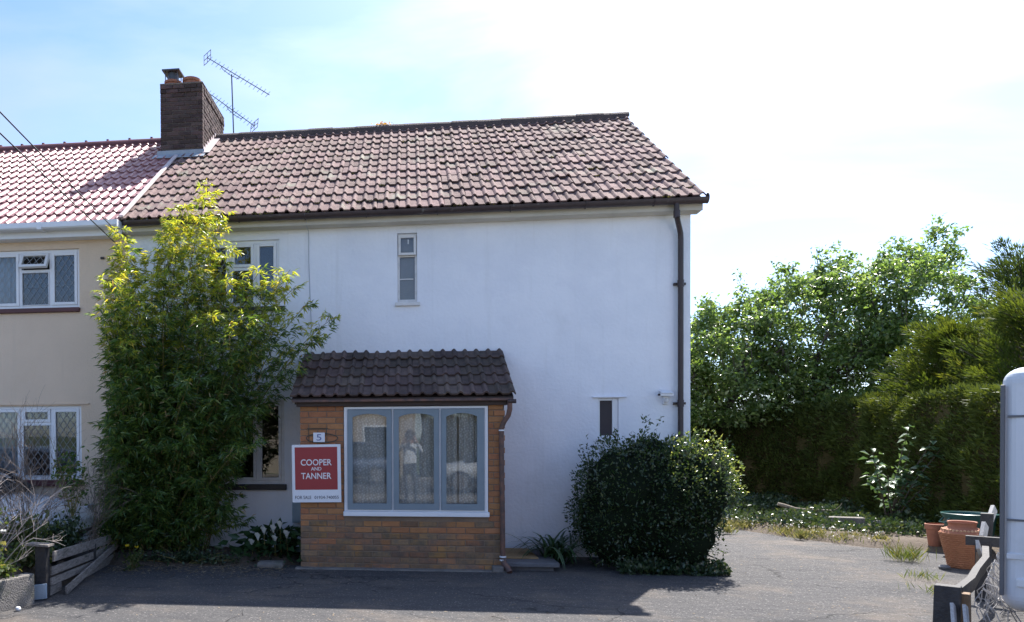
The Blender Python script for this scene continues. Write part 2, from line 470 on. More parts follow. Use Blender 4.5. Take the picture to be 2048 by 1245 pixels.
L_bamboo = leafmat('bamboo_leaf', (0.042, 0.095, 0.028), (0.115, 0.200, 0.048), (0.24, 0.29, 0.06), 0.40, 0.28, 0.6)
L_bamboo_y = leafmat('bamboo_young_leaf', (0.20, 0.29, 0.055), (0.38, 0.42, 0.07), (0.54, 0.45, 0.08), 0.50, 0.36, 0.5)
L_tree = leafmat('tree_leaf', (0.095, 0.150, 0.045), (0.185, 0.260, 0.085), (0.33, 0.38, 0.18), 0.44, 0.28, 0.8, (1.5, 1.6, 0.8))
L_bush = leafmat('evergreen_leaf', (0.018, 0.042, 0.018), (0.046, 0.082, 0.032), (0.13, 0.17, 0.06), 0.34, 0.24, 0.8)
L_hedge = leafmat('hedge_spray', (0.046, 0.070, 0.018), (0.088, 0.120, 0.026), (0.150, 0.170, 0.032), 0.22, 0.6, 0.25)
L_gold = leafmat('golden_conifer_spray', (0.040, 0.070, 0.016), (0.090, 0.125, 0.024), (0.17, 0.185, 0.032), 0.32, 0.6, 0.25)
L_conifer = leafmat('dark_conifer_spray', (0.028, 0.052, 0.018), (0.065, 0.100, 0.030), None, 0.28, 0.6, 0.25)
L_strap = leafmat('strap_leaf', (0.020, 0.055, 0.025), (0.05, 0.10, 0.04), None, 0.25, 0.35, 0.5)
L_lily = leafmat('lily_leaf', (0.018, 0.050, 0.020), (0.045, 0.095, 0.035), None, 0.25, 0.3, 0.5)
L_weed = leafmat('weed_leaf', (0.045, 0.080, 0.025), (0.11, 0.15, 0.05), (0.30, 0.28, 0.15), 0.35, 0.5, 0.3)
L_straw = leafmat('dry_grass_blade', (0.07, 0.10, 0.04), (0.19, 0.185, 0.115), (0.30, 0.28, 0.20), 0.3, 0.7, 0.2)
L_ivy = leafmat('ivy_leaf', (0.018, 0.042, 0.020), (0.050, 0.085, 0.040), (0.10, 0.13, 0.06), 0.2, 0.3, 0.5)
L_fig = leafmat('broad_leaf', (0.050, 0.105, 0.060), (0.10, 0.17, 0.095), None, 0.3, 0.4, 0.4)
L_fern = leafmat('feathery_leaf', (0.03, 0.075, 0.022), (0.085, 0.15, 0.03), (0.2, 0.22, 0.04), 0.32, 0.45, 0.35)
M_petal_w = leafmat('white_petal', (0.75, 0.74, 0.70), (0.8, 0.8, 0.78), None, 0.3, 0.5, 0.3, (1, 1, 1))
M_petal_y = leafmat('yellow_petal', (0.75, 0.52, 0.03), (0.8, 0.6, 0.04), None, 0.3, 0.5, 0.3, (1, 1, 1))
M_petal_r = leafmat('russet_petal', (0.36, 0.12, 0.05), (0.6, 0.35, 0.2), None, 0.3, 0.5, 0.3, (1, 1, 1))

# ------------------------------------------------------------------ leaves (vectorised)
def norm(a):
    return a / np.maximum(np.linalg.norm(a, axis=1, keepdims=True), 1e-9)

def leaves(name, P, D, L, Wd, m, parent=None, fold=0.22, tint=None, widest=0.42, droop=0.0, NV=None, kind='stuff'):
    """one folded diamond per leaf: base point P, axis D, length L, width Wd"""
    P = np.asarray(P, float); n = len(P)
    D = norm(np.asarray(D, float))
    L = np.broadcast_to(np.asarray(L, float), (n,))[:, None]
    Wd = np.broadcast_to(np.asarray(Wd, float), (n,))[:, None]
    R = RNG.normal(size=(n, 3)) if NV is None else np.asarray(NV, float)
    S = np.cross(D, R); S = norm(S)
    Nn = np.cross(S, D)
    o0 = np.array(ORIG[parent]) if parent is not None else np.zeros(3)
    P = P - o0
    mid = P + D * L * widest
    V = np.empty((n, 4, 3))
    V[:, 0] = P
    V[:, 1] = mid - S * Wd / 2 + Nn * Wd * fold
    V[:, 2] = P + D * L - np.array([0, 0, 1.0]) * L * droop
    V[:, 3] = mid + S * Wd / 2 + Nn * Wd * fold
    me = bpy.data.meshes.new(name)
    me.vertices.add(4 * n)
    me.vertices.foreach_set('co', V.reshape(-1))
    base = (np.arange(n) * 4)[:, None]
    idx = np.concatenate([base + np.array([[0, 3, 2]]), base + np.array([[0, 2, 1]])], axis=1).reshape(-1)
    me.loops.add(6 * n)
    me.loops.foreach_set('vertex_index', idx.astype(np.int32))
    me.polygons.add(2 * n)
    me.polygons.foreach_set('loop_start', (np.arange(2 * n) * 3).astype(np.int32))
    me.update(calc_edges=True)
    if tint is None: tint = RNG.random(n)
    a = me.attributes.new('tint', 'FLOAT', 'POINT')
    a.data.foreach_set('value', np.repeat(np.asarray(tint, float), 4).astype(np.float32))
    me.materials.append(m)
    o = link_mesh(name, me, parent)
    if kind: o['kind'] = kind
    return o

def upward(n, k=0.6, tilt=-0.25):
    """leaf normals that mostly face the light from above"""
    return np.tile(np.array([[0.0, tilt, 1.0]]), (n, 1)) + RNG.normal(size=(n, 3)) * k

def sph(n):
    return norm(RNG.normal(size=(n, 3)))

# ------------------------------------------------------------------ the ground
def asphaltmat():
    m, t, p = newmat('asphalt')
    n, l = t.nodes.new, t.links.new
    tcn = n('ShaderNodeTexCoord')
    def noise(sc, det=6, ro=0.6, stretch=None):
        v = tcn.outputs['Object']
        if stretch:
            mp_ = n('ShaderNodeMapping'); mp_.inputs['Scale'].default_value = stretch; l(v, mp_.inputs[0]); v = mp_.outputs[0]
        q = n('ShaderNodeTexNoise'); q.inputs['Scale'].default_value = sc; q.inputs['Detail'].default_value = det; q.inputs['Roughness'].default_value = ro
        l(v, q.inputs['Vector']); return q.outputs['Fac']
    def rng_(x, a, b_, c=0.0, d=1.0):
        q = n('ShaderNodeMapRange'); q.inputs['From Min'].default_value = a; q.inputs['From Max'].default_value = b_; q.inputs['To Min'].default_value = c; q.inputs['To Max'].default_value = d
        l(x, q.inputs['Value']); return q.outputs[0]
    def mix(f, c1, c2, bt='MIX'):
        q = n('ShaderNodeMixRGB'); q.blend_type = bt
        l(f, q.inputs['Fac'])
        for i_, c in ((1, c1), (2, c2)):
            if isinstance(c, tuple): q.inputs[i_].default_value = (*c, 1)
            else: l(c, q.inputs[i_])
        return q.outputs[0]
    c = mix(rng_(noise(42, 9, 0.7), 0.3, 0.7), (0.104, 0.099, 0.098), (0.060, 0.060, 0.063))
    c = mix(rng_(noise(0.9, 8, 0.66), 0.50, 0.74), c, (0.172, 0.142, 0.116))          # dust and worn patches
    c = mix(rng_(noise(1.7, 7, 0.7, (0.5, 2.2, 1)), 0.53, 0.66, 0, 0.85), c, (0.052, 0.051, 0.054))   # stains
    c = mix(rng_(noise(3.3, 9, 0.75, (1, 1.6, 1)), 0.60, 0.70, 0, 0.6), c, (0.165, 0.150, 0.135))
    vo = n('ShaderNodeTexVoronoi'); vo.feature = 'F1'; vo.inputs['Scale'].default_value = 85; l(tcn.outputs['Object'], vo.inputs['Vector'])
    sp = n('ShaderNodeSeparateColor'); l(vo.outputs['Color'], sp.inputs[0])
    c = mix(rng_(sp.outputs[0], 0.93, 0.97, 0, 0.7), c, (0.27, 0.25, 0.235))            # pale aggregate
    # hairline cracks
    vc = n('ShaderNodeTexVoronoi'); vc.feature = 'DISTANCE_TO_EDGE'; vc.inputs['Scale'].default_value = 0.55
    va = n('ShaderNodeVectorMath'); va.operation = 'ADD'
    nz = n('ShaderNodeTexNoise'); nz.inputs['Scale'].default_value = 2.2; nz.inputs['Detail'].default_value = 8; l(tcn.outputs['Object'], nz.inputs['Vector'])
    vs = n('ShaderNodeVectorMath'); vs.operation = 'SCALE'; vs.inputs['Scale'].default_value = 0.55; l(nz.outputs['Color'], vs.inputs[0])
    l(tcn.outputs['Object'], va.inputs[0]); l(vs.outputs[0], va.inputs[1]); l(va.outputs[0], vc.inputs['Vector'])
    crack = rng_(vc.outputs['Distance'], 0.0, 0.007, 1.0, 0.0)
    gate = rng_(noise(0.5, 3), 0.48, 0.56)
    mu = n('ShaderNodeMath'); mu.operation = 'MULTIPLY'; l(crack, mu.inputs[0]); l(gate, mu.inputs[1])
    c = mix(mu.outputs[0], c, (0.035, 0.034, 0.033))
    l(c, p.inputs['Base Color']); p.inputs['Roughness'].default_value = 0.87; p.inputs['Specular IOR Level'].default_value = 0.35
    bn = n('ShaderNodeBump'); bn.inputs['Strength'].default_value = 0.85; bn.inputs['Distance'].default_value = 0.02
    ad = n('ShaderNodeMath'); ad.operation = 'MULTIPLY_ADD'; l(noise(150, 5), ad.inputs[0]); ad.inputs[1].default_value = 1.0; l(rng_(noise(6, 6), 0.3, 0.7, 0, 1.2), ad.inputs[2])
    sb = n('ShaderNodeMath'); sb.operation = 'SUBTRACT'; l(ad.outputs[0], sb.inputs[0]); l(mu.outputs[0], sb.inputs[1])
    l(sb.outputs[0], bn.inputs['Height']); l(bn.outputs[0], p.inputs['Normal'])
    return m
M_asphalt = asphaltmat()
def sheet(name, pts, z, m, sub=None):
    b = MB(); b.poly([(x, y, z) for x, y in pts])
    o = b.build(name, m); tag(o, kind='structure'); return o

sheet('ground', [(-600, -600), (600, -600), (600, 600), (-600, 600)], -0.05, M_grassland)
sheet('neighbour_driveway', [(-14, -11.2), (0.12, -11.2), (0.12, 0.0), (-14, 0.0)], -0.012, M_asphalt)
sheet('driveway', [(0.15, -11.2), (11.6, -11.2), (11.6, 0.3), (11.2, 1.0), (10.6, 1.2), (10.15, 2.0), (9.75, 2.9), (9.55, 3.6), (9.0, 4.3), (7.75, 4.6), (7.75, 0.0), (0.15, 0.0)], 0.0, M_asphalt)
M_road = mat('road_asphalt', (0.095, 0.095, 0.098), 0.9, (0.07, 0.07, 0.072), 20, 9, bump=0.8, bscale=150)
sheet('road', [(-120, -19.5), (120, -19.5), (120, -13.2), (-120, -13.2)], -0.04, M_road)
b = MB(); b.box(-120, 120, -13.2, -13.05, -0.2, 0.0); tag(b.build('kerb', M_concrete), kind='structure')
b = MB(); b.box(-120, 120, -13.05, -11.2, -0.2, -0.004); tag(b.build('pavement', M_concrete), kind='structure')
b = MB(); b.box(-120, 120, -21.5, -19.5, -0.2, 0.06); tag(b.build('far_pavement', M_concrete), kind='structure')

def mound(name, poly, z0, h, m, nx=46, ny=46, seed=3):
    """an uneven patch of ground inside a polygon, its rim sunk below the level around it"""
    xs = [p[0] for p in poly]; ys = [p[1] for p in poly]
    def inside(x, y):
        c = False; n = len(poly)
        for i in range(n):
            x1, y1 = poly[i]; x2, y2 = poly[(i + 1) % n]
            if (y1 > y) != (y2 > y) and x < (x2 - x1) * (y - y1) / (y2 - y1) + x1: c = not c
        return c
    def dist(x, y):
        d = 9
        for i in range(len(poly)):
            a = Vector(poly[i]); q = Vector(poly[(i + 1) % len(poly)]); p = Vector((x, y))
            ab = q - a; t = max(0, min(1, (p - a).dot(ab) / max(ab.length_squared, 1e-9)))
            d = min(d, (p - a - ab * t).length)
        return d
    r = random.Random(seed)
    X = np.linspace(min(xs) - 0.05, max(xs) + 0.05, nx); Yv = np.linspace(min(ys) - 0.05, max(ys) + 0.05, ny)
    vs = []; fs = []
    for j in range(ny):
        for i in range(nx):
            x, y = X[i], Yv[j]
            d = dist(x, y)
            z = z0 + (min(1, d / 0.25) * h * (0.75 + 0.5 * r.random()) + 0.006 if inside(x, y) else -min(0.045, d * 0.5 + 0.01))
            vs.append((x, y, z))
    for j in range(ny - 1):
        for i in range(nx - 1):
            q = [j * nx + i, j * nx + i + 1, (j + 1) * nx + i + 1, (j + 1) * nx + i]
            if any(vs[k][2] > z0 for k in q): fs.append(tuple(q))
    b = MB(); b.add(vs, fs)
    o = b.build(name, m, smooth=True); tag(o, kind='structure'); return o

mound('soil_bed', [(-0.35, -0.02), (2.6, -0.02), (2.62, -1.0), (1.9, -1.12), (1.2, -1.2), (0.3, -1.25), (-0.1, -1.1)], 0.0, 0.10, M_soil)
mound('verge', [(9.0, 4.4), (9.5, 3.6), (9.72, 2.95), (10.1, 2.05), (10.55, 1.25), (11.15, 1.0), (11.6, 0.2), (11.5, -0.9), (14.0, -1.2), (14.0, 9.0), (8.0, 9.4), (7.9, 5.0)], 0.0, 0.10, M_soil, 60, 70)

# ------------------------------------------------------------------ roof tiles
def tile_mesh(name, w, length, m, lip=0.022, tilt=0.030, roll_h=0.030, seed=0):
    """interlocking tile with two rolls, closed lower lip"""
    pr = []
    half = w / 2
    for k in range(2):
        u0 = k * half
        for t, h in ((0.0, 0.0), (0.28, 0.0), (0.50, 0.0), (0.57, 0.40), (0.65, 0.85), (0.74, 1.0), (0.83, 0.85), (0.91, 0.40), (0.975, 0.0)):
            pr.append((u0 + t * half, h * roll_h))
    pr.append((w + 0.004, 0.0))
    n = len(pr)
    V = []; Fc = []
    for u, h in pr: V.append((u, 0.0, h + tilt))
    for u, h in pr: V.append((u, length, h + 0.002))
    for u, h in pr: V.append((u, 0.004, h + tilt - lip))
    for i in range(n - 1):
        Fc.append((i, i + 1, n + i + 1, n + i))
        Fc.append((2 * n + i, 2 * n + i + 1, i + 1, i))
    k = len(V)
    V += [(0, length, -0.02), (w + 0.004, length, -0.02)]
    Fc.append((2 * n, 0, n, k)); Fc.append((n - 1, 3 * n - 1, k + 1, 2 * n - 1))
    me = bpy.data.meshes.new(name)
    me.from_pydata(V, [], Fc)
    me.materials.append(m)
    me.polygons.foreach_set('use_smooth', [True] * len(me.polygons))
    me.update()
    try: me.set_sharp_from_angle(angle=math.radians(38))
    except Exception: pass
    return me

def lay_tiles(roof, x0, ncols, w, y_e, z_e, pitch, rows, gauge, me, keep=None, single=None, jit=1.0, seed=1, maxparts=300, order=None):
    r = random.Random(seed)
    cp, sp_ = math.cos(pitch), math.sin(pitch)
    rest = MB(); cells = []
    for j in range(rows):
        for i in range(ncols):
            x = x0 + i * w; v = j * gauge
            y = y_e + v * cp; z = z_e + v * sp_
            if keep and not keep(x + w / 2, y + 0.1): continue
            cells.append((i, j, x, y, z))
    if order: cells.sort(key=order)
    Vs = [tuple(v.co) for v in me.vertices]; Fs = [tuple(p.vertices) for p in me.polygons]
    for q, (i, j, x, y, z) in enumerate(cells):
        rot = (pitch + r.gauss(0, 0.004) * jit, r.gauss(0, 0.004) * jit, r.gauss(0, 0.006) * jit)
        dz = r.uniform(0, 0.004) * jit
        lc = Vector((x, y + r.gauss(0, 0.003) * jit - sp_ * dz, z + cp * dz))
        as_part = q < maxparts and (single is None or single(x + w / 2, y))
        if as_part:
            o = bpy.data.objects.new('tile', me)
            COL.objects.link(o); o.parent = roof
            o.location = lc - ORIG[roof]; o.rotation_euler = rot
        else:
            Mx = Matrix.Translation(lc) @ Matrix.Rotation(rot[0], 4, 'X')
            rest.add([Mx @ Vector(p) for p in Vs], Fs)
    if rest.v:
        o = rest.build('further_tiles', me.materials[0], roof, smooth=True); o['kind'] = 'stuff'

PITCH = math.atan2(7.177 - 4.687, 3.330 + 0.227)
HD, ZR, YE, ZE = 3.33, 7.177, -0.227, 4.687
tile_brown = tile_mesh('tile', 0.30, 0.42, M_tile)
tile_red = tile_mesh('red_tile', 0.30, 0.42, M_tile_red)
tile_dark = tile_mesh('dark_tile', 0.30, 0.36, M_tile_dark)

# ------------------------------------------------------------------ walls with openings
def wall_front(x0, x1, z0, z1, y, th, holes):
    """front slab facing -y with rectangular openings and their reveals"""
    xs = sorted({x0, x1, *[h[0] for h in holes], *[h[1] for h in holes]})
    zs = sorted({z0, z1, *[h[2] for h in holes], *[h[3] for h in holes]})
    b = MB()
    for i in range(len(xs) - 1):
        for j in range(len(zs) - 1):
            a, c, d, e = xs[i], xs[i + 1], zs[j], zs[j + 1]
            mx, mz = (a + c) / 2, (d + e) / 2
            if any(h[0] < mx < h[1] and h[2] < mz < h[3] for h in holes): continue
            b.quad((a, y, d), (c, y, d), (c, y, e), (a, y, e))
            b.quad((c, y + th, d), (a, y + th, d), (a, y + th, e), (c, y + th, e))
    for h0, h1, h2, h3 in holes:
        b.quad((h0, y, h2), (h0, y + th, h2), (h0, y + th, h3), (h0, y, h3))
        b.quad((h1, y + th, h2), (h1, y, h2), (h1, y, h3), (h1, y + th, h3))
        b.quad((h0, y, h3), (h0, y + th, h3), (h1, y + th, h3), (h1, y, h3))
        b.quad((h0, y + th, h2), (h0, y, h2), (h1, y, h2), (h1, y + th, h2))
    return b

def rect_frame(b, x0, x1, z0, z1, wl, wr, wb, wt, y0, y1):
    b.box(x0, x0 + wl, y0, y1, z0, z1); b.box(x1 - wr, x1, y0, y1, z0, z1)
    b.box(x0 + wl, x1 - wr, y0, y1, z0, z0 + wb); b.box(x0 + wl, x1 - wr, y0, y1, z1 - wt, z1)

def came(b, x0, x1, z0, z1, y, sx=0.105, sz=0.145, w=0.0065):
    """diamond lattice of lead bars clipped to a pane"""
    k = sz / sx
    for sgn in (1, -1):
        c = -4.0
        while c < 4.0:
            # line z = zc + sgn*k*(x-x0) + c*sz*... clipped
            pts = []
            for x in (x0, x1):
                z = z0 + sgn * k * (x - x0) * 1.0 + c
                pts.append((x, z))
            (xa, za), (xb, zb) = pts
            def clip(xa, za, xb, zb):
                t0, t1 = 0.0, 1.0
                dz = zb - za
                for p, q in ((-dz, za - z0), (dz, z1 - za)):
                    if abs(p) < 1e-9:
                        if q < 0: return None
                    else:
                        r = q / p
                        if p < 0: t0 = max(t0, r)
                        else: t1 = min(t1, r)
                if t0 >= t1: return None
                return (xa + (xb - xa) * t0, za + dz * t0), (xa + (xb - xa) * t1, za + dz * t1)
            s = clip(xa, za, xb, zb)
            if s: b.bar((s[0][0], y, s[0][1]), (s[1][0], y, s[1][1]), 0.004, w, (0, 1, 0)) if False else b.bar((s[0][0], y, s[0][1]), (s[1][0], y, s[1][1]), w, 0.004, (0, 1, 0))
            c += sz * 2 * 0.5 * 1.0 if False else sz
    return b

# ================================================================== white house
house = thing('white_house', (3.85, 0, 0), 'white rendered semi-detached house with brown pantiled roof behind the brick porch', 'house')
HX1 = 7.70
W_UP = (1.12, 2.21, 3.47, 4.41)
W_SLIM = (3.862, 4.13, 3.475, 4.43)
W_LOW = (1.12, 2.27, 0.97, 2.16)
W_SMALL = (6.525, 6.79, 1.60, 2.13)
b = wall_front(0.002, HX1, -0.1, 4.60, 0.0, 0.26, [W_UP, W_SLIM, W_LOW, W_SMALL])
b.build('wall', M_render, house)
b = MB()
b.prism([(HX1 - 0.26, 0.262, -0.1), (HX1 - 0.26, 6.66, -0.1), (HX1 - 0.26, 6.66, 4.50), (HX1 - 0.26, 3.33, 6.98), (HX1 - 0.26, 0.262, 4.84)], (0.26, 0, 0))
b.add([(HX1, 0.0, 4.60), (HX1, 0.262, 4.60), (HX1, 0.262, 4.84)], [(0, 1, 2)])
b.build('gable_wall', M_render, house)
b = MB(); b.box(0.0, HX1 - 0.262, 6.4, 6.66, -0.1, 4.5); b.build('back_wall', M_render, house)
b = MB(); b.box(0.02, HX1 - 0.27, 0.27, 6.39, 2.42, 2.62); b.box(0.02, HX1 - 0.27, 0.27, 6.39, -0.1, 0.12)
b.box(0.02, 0.12, 0.27, 6.39, 0.12, 4.5); b.box(2.55, 2.65, 0.27, 6.39, 0.13, 2.41); b.box(3.3, 3.4, 0.27, 6.39, 2.63, 4.5); b.box(4.7, 4.8, 0.27, 6.39, 2.63, 4.5); b.box(6.2, 6.3, 0.27, 6.39, 0.13, 2.41)
b.box(0.13, HX1 - 0.28, 3.2, 3.3, 0.13, 2.41); b.box(0.13, 3.29, 3.2, 3.3, 2.63, 4.5); b.box(3.41, 4.69, 2.0, 2.1, 2.63, 4.5)
b.build('interior', M_room, house)

roof = MB()
cpi, spi = math.cos(PITCH), math.sin(PITCH)
VX = 7.80
dn = 0.016
roof.prism([(0.0, YE + 0.02, ZE - dn), (0.0, HD, ZR - dn), (0.0, 2 * HD - YE - 0.02, ZE - dn), (0.0, 2 * HD - YE - 0.02, ZE - 0.06), (0.0, HD, ZR - 0.07), (0.0, YE + 0.02, ZE - 0.06)], (VX - 0.015, 0, 0))
roof_o = roof.build('roof', M_felt, house)
lay_tiles(roof_o, 0.0, 26, 0.30, YE, ZE, PITCH, 13, 0.345, tile_brown,
          keep=lambda x, y: not (x < 0.36 and 2.6 < y < 4.0), order=lambda c: (c[1] >= 12, c[1] >= 11 and c[0] < 14, c[1], c[0]), seed=5, jit=1.9)
# back slope tiled as one sheet
b = MB(); b.quad((0, HD, ZR + 0.02), (VX, HD, ZR + 0.02), (VX, 2 * HD - YE, ZE + 0.02), (0, 2 * HD - YE, ZE + 0.02))
b.build('rear_slope', M_tile, roof_o)
# ridge tiles
ridge_prof = [(0.125 * math.cos(a), 0.105 * math.sin(a)) for a in [math.pi * k / 8 for k in range(9)]]
def ridge_mesh(name, m, ln):
    V = []; Fc = []
    n = len(ridge_prof)
    for x, s in ((0, 1.0), (0.03, 1.03), (ln, 1.0)):
        for yy, zv in ridge_prof: V.append((x, yy * s, zv * s - 0.035))
    for k in range(2):
        for i in range(n - 1): Fc.append((k * n + i, (k + 1) * n + i, (k + 1) * n + i + 1, k * n + i + 1))
    Fc.append(tuple(range(n))); Fc.append(tuple(2 * n + i for i in range(n - 1, -1, -1)))
    me = bpy.data.meshes.new(name); me.from_pydata(V, [], Fc); me.materials.append(m); me.update(); return me
rm = ridge_mesh('ridge_tile', M_ridge, 0.448)
r_ = random.Random(4)
for k in range(17):
    x = 0.47 + k * 0.4315
    o = bpy.data.objects.new('ridge_tile', rm); COL.objects.link(o); o.parent = roof_o
    o.location = Vector((x, HD + r_.gauss(0, 0.004), ZR + 0.035 + r_.gauss(0, 0.004))) - ORIG[roof_o]
    o.rotation_euler = (r_.gauss(0, 0.01), r_.gauss(0, 0.006), r_.gauss(0, 0.006))
b = MB(); b.box(0.44, VX, HD - 0.13, HD + 0.13, ZR - 0.09, ZR + 0.018); b.build('ridge_bedding', M_ridge, roof_o)
# a tuft of yellow lichen on the ridge
P = np.array([3.55, HD - 0.02, ZR + 0.10]) + RNG.normal(size=(160, 3)) * np.array([0.075, 0.03, 0.022])
leaves('ridge_lichen', P, sph(160) + np.array([0, 0, 0.6]), 0.035, 0.025, leafmat('lichen', (0.35, 0.2, 0.03), (0.55, 0.36, 0.06)), roof_o)

# moss and lichen caught along the tile lips
rmoss = random.Random(12); Pm = []
for k in range(120):
    j = rmoss.randint(0, 12); x = rmoss.uniform(0.1, 7.7) if k > 45 else rmoss.uniform(0.1, 2.2)
    v = j * 0.345 - 0.015; q = rmoss.randint(5, 20)
    for w in range(q):
        xx = x + rmoss.gauss(0, 0.05); vv = v + rmoss.gauss(0, 0.012)
        Pm.append((xx, YE + vv * cpi - 0.022 * spi, ZE + vv * spi + 0.022 * cpi))
leaves('moss', Pm, sph(len(Pm)) + np.array([0, -0.3, 0.8]), 0.028, 0.024, leafmat('roof_moss', (0.05, 0.055, 0.02), (0.13, 0.12, 0.05), (0.30, 0.29, 0.22), 0.1, 0.9, 0.1), roof_o)

# eaves: fascia, soffit, gutter
b = MB(); b.box(0.0, 7.775, -0.205, -0.185, 4.535, 4.665); b.build('fascia', M_cream, house)
b = MB(); b.box(0.0, 7.775, -0.184, -0.001, 4.532, 4.545)
b.prism([(7.702, -0.20, 4.528), (7.702, 0.30, 4.80), (7.702, 0.30, 4.92), (7.702, -0.20, 4.66)], (0.078, 0, 0)); b.build('soffit', M_cream, house)
b = MB(); b.prism([(7.704, 0.301, 4.80), (7.704, HD, 6.93), (7.704, 6.70, 4.55), (7.704, 6.70, 4.68), (7.704, HD, 7.10), (7.704, 0.301, 4.93)], (0.05, 0, 0)); b.build('bargeboard', M_cream, house)
def gutter(name, x0, x1, y, z, r, m, parent, clips=None, boxy=False):
    n = 10
    b = MB(); V = []
    ang = [math.pi + math.pi * k / n for k in range(n + 1)]
    for x in (x0, x1):
        for rr in (r, r - 0.006):
            for a in ang:
                ca, sa = math.cos(a), math.sin(a)
                if boxy: ca = max(-1, min(1, ca * 1.35)); sa = max(-1, min(1, sa * 1.35))
                V.append((x, y + rr * ca, z + rr * sa))
    k = n + 1
    Fc = []
    for i in range(n):
        Fc.append((i, i + 1, 2 * k + i + 1, 2 * k + i))
        Fc.append((k + i + 1, k + i, 3 * k + i, 3 * k + i + 1))
        Fc.append((i + 1, i, k + i, k + i + 1)); Fc.append((2 * k + i, 2 * k + i + 1, 3 * k + i + 1, 3 * k + i))
    Fc += [(0, 2 * k, 3 * k, k), (n, k + n, 3 * k + n, 2 * k + n)]
    b.add(V, Fc)
    b.lathe([(0.001, 0), (0.001, 0.001)], (x0, y, z - r), 3) if False else None
    g = b.build(name, m, parent, smooth=True)
    return g
GY, GZ = -0.285, 4.658
g = gutter('gutter', 0.07, 7.805, GY, GZ, 0.066, M_brown, house)
for x in (0.75, 1.7, 2.62, 3.45, 4.4, 5.35, 6.3, 7.15):
    b = MB()
    b.tube([(x, GY + 0.072 * math.cos(a), GZ + 0.072 * math.sin(a)) for a in [math.pi + math.pi * k / 8 for k in range(9)]], 0.008, 5)
    b.box(x - 0.012, x + 0.012, -0.225, -0.204, GZ - 0.04, GZ + 0.01); b.build('gutter_bracket', M_brown, g)
b = MB(); b.tube([(7.802, GY, GZ - 0.002), (7.808, GY, GZ - 0.002)], 0.068, 14); b.build('gutter_end', M_brown, g)
# downpipe with swan neck
DX = 7.555
b = MB()
b.tube([(7.43, GY, GZ - 0.05), (7.43, GY, 4.54), (7.435, GY + 0.01, 4.48), (7.46, -0.22, 4.43), (7.525, -0.11, 4.33), (7.55, -0.075, 4.27), (DX, -0.068, 4.2), (DX, -0.068, 0.0)], 0.034, 12)
dp = b.build('downpipe', M_brown, house, smooth=True)
for z in (4.47, 3.62, 2.05):
    b = MB(); b.tube([(DX if z < 4.3 else 7.432, -0.068 if z < 4.3 else GY, z - 0.045), (DX if z < 4.3 else 7.432, -0.068 if z < 4.3 else GY, z + 0.045)], 0.041, 12); b.build('pipe_collar', M_brown, dp, smooth=True)
    if z < 4.3:
        b = MB(); b.box(DX - 0.075, DX + 0.075, -0.04, -0.002, z - 0.015, z + 0.015); b.build('pipe_clip', M_brown, dp)
# thin cable clipped down the render
b = MB(); b.tube([(2.625, -0.23, 4.62), (2.625, -0.19, 4.525), (2.63, -0.012, 4.50), (2.63, -0.010, 4.1), (2.645, -0.010, 3.6), (2.66, -0.010, 3.25), (2.66, -0.01, 2.75)], 0.0045, 5)
b.build('cable', mat('painted_cable', (0.42, 0.44, 0.48), 0.7), house)

def upvc_window(parent, name, hole, cols, tops, y=0.055, lead=False, sill=None, fw=0.045, sw=0.042, openers=(), mframe=None, lab=None):
    """frame with casements; cols = x boundaries; tops = {col: z of the transom}"""
    mframe = mframe or M_upvc
    x0, x1, z0, z1 = hole
    b = MB()
    rect_frame(b, x0, x1, z0, z1, fw, fw, fw, fw, y - 0.02, y + 0.045)
    xs = [x0 + fw * 0.4] + list(cols) + [x1 - fw * 0.4]
    for c in cols: b.box(c - 0.02, c + 0.02, y - 0.018, y + 0.043, z0 + fw, z1 - fw)
    win = b.build(name, mframe, parent, bevel=0.004)
    for i in range(len(xs) - 1):
        xa = (x0 + fw if i == 0 else xs[i] + 0.02) + 0.001; xb = (x1 - fw if i == len(xs) - 2 else xs[i + 1] - 0.02) - 0.001
        parts = [(z0 + fw + 0.001, z1 - fw - 0.001, False)]
        if i in tops:
            tz = tops[i]
            bb = MB(); bb.box(xa, xb, y - 0.017, y + 0.042, tz - 0.018, tz + 0.018); bb.build('transom', mframe, win, bevel=0.003)
            parts = [(z0 + fw + 0.001, tz - 0.019, True), (tz + 0.019, z1 - fw - 0.001, False)]
        for (za, zb, fixed) in parts:
            op = (i, fixed) in openers
            s = 0.012 if fixed else sw
            ang = math.radians(24) if op else 0.0
            def put(bm, nm, m, par, bev=0.0):
                if op:
                    R = Matrix.Translation((0, y - 0.02, zb)) @ Matrix.Rotation(-ang, 4, 'X') @ Matrix.Translation((0, -(y - 0.02), -zb))
                    bm.v = [tuple(R @ Vector(p)) for p in bm.v]
                return bm.build(nm, m, par, bevel=bev)
            bb = MB(); rect_frame(bb, xa, xb, za, zb, s, s, s, s, y - 0.032, y + 0.02)
            sash = put(bb, 'sash', mframe, win, 0.004)
            bb = MB(); bb.box(xa + s - 0.004, xb - s + 0.004, y - 0.008, y - 0.002, za + s - 0.004, zb - s + 0.004); put(bb, 'pane', M_glass, win)
            if lead:
                bb = MB(); came(bb, xa + s, xb - s, za + s, zb - s, y - 0.0125); put(bb, 'lead_lattice', M_leadcame, win)
    if sill:
        sx0, sx1, sz0, sz1, sm, proj = sill
        bb = MB(); bb.box(sx0, sx1, -proj, y - 0.021, sz0, sz1); bb.build('sill', sm, win, bevel=0.008)
    return win

upvc_window(house, 'window', W_UP, [1.50, 1.86], {1: 4.02}, sill=(1.05, 2.29, 3.405, 3.468, M_blacksill, 0.05))
upvc_window(house, 'window', W_LOW, [1.48, 1.88], {}, sill=(1.05, 2.30, 0.885, 0.967, M_blacksill, 0.06), mframe=M_oldwhite)
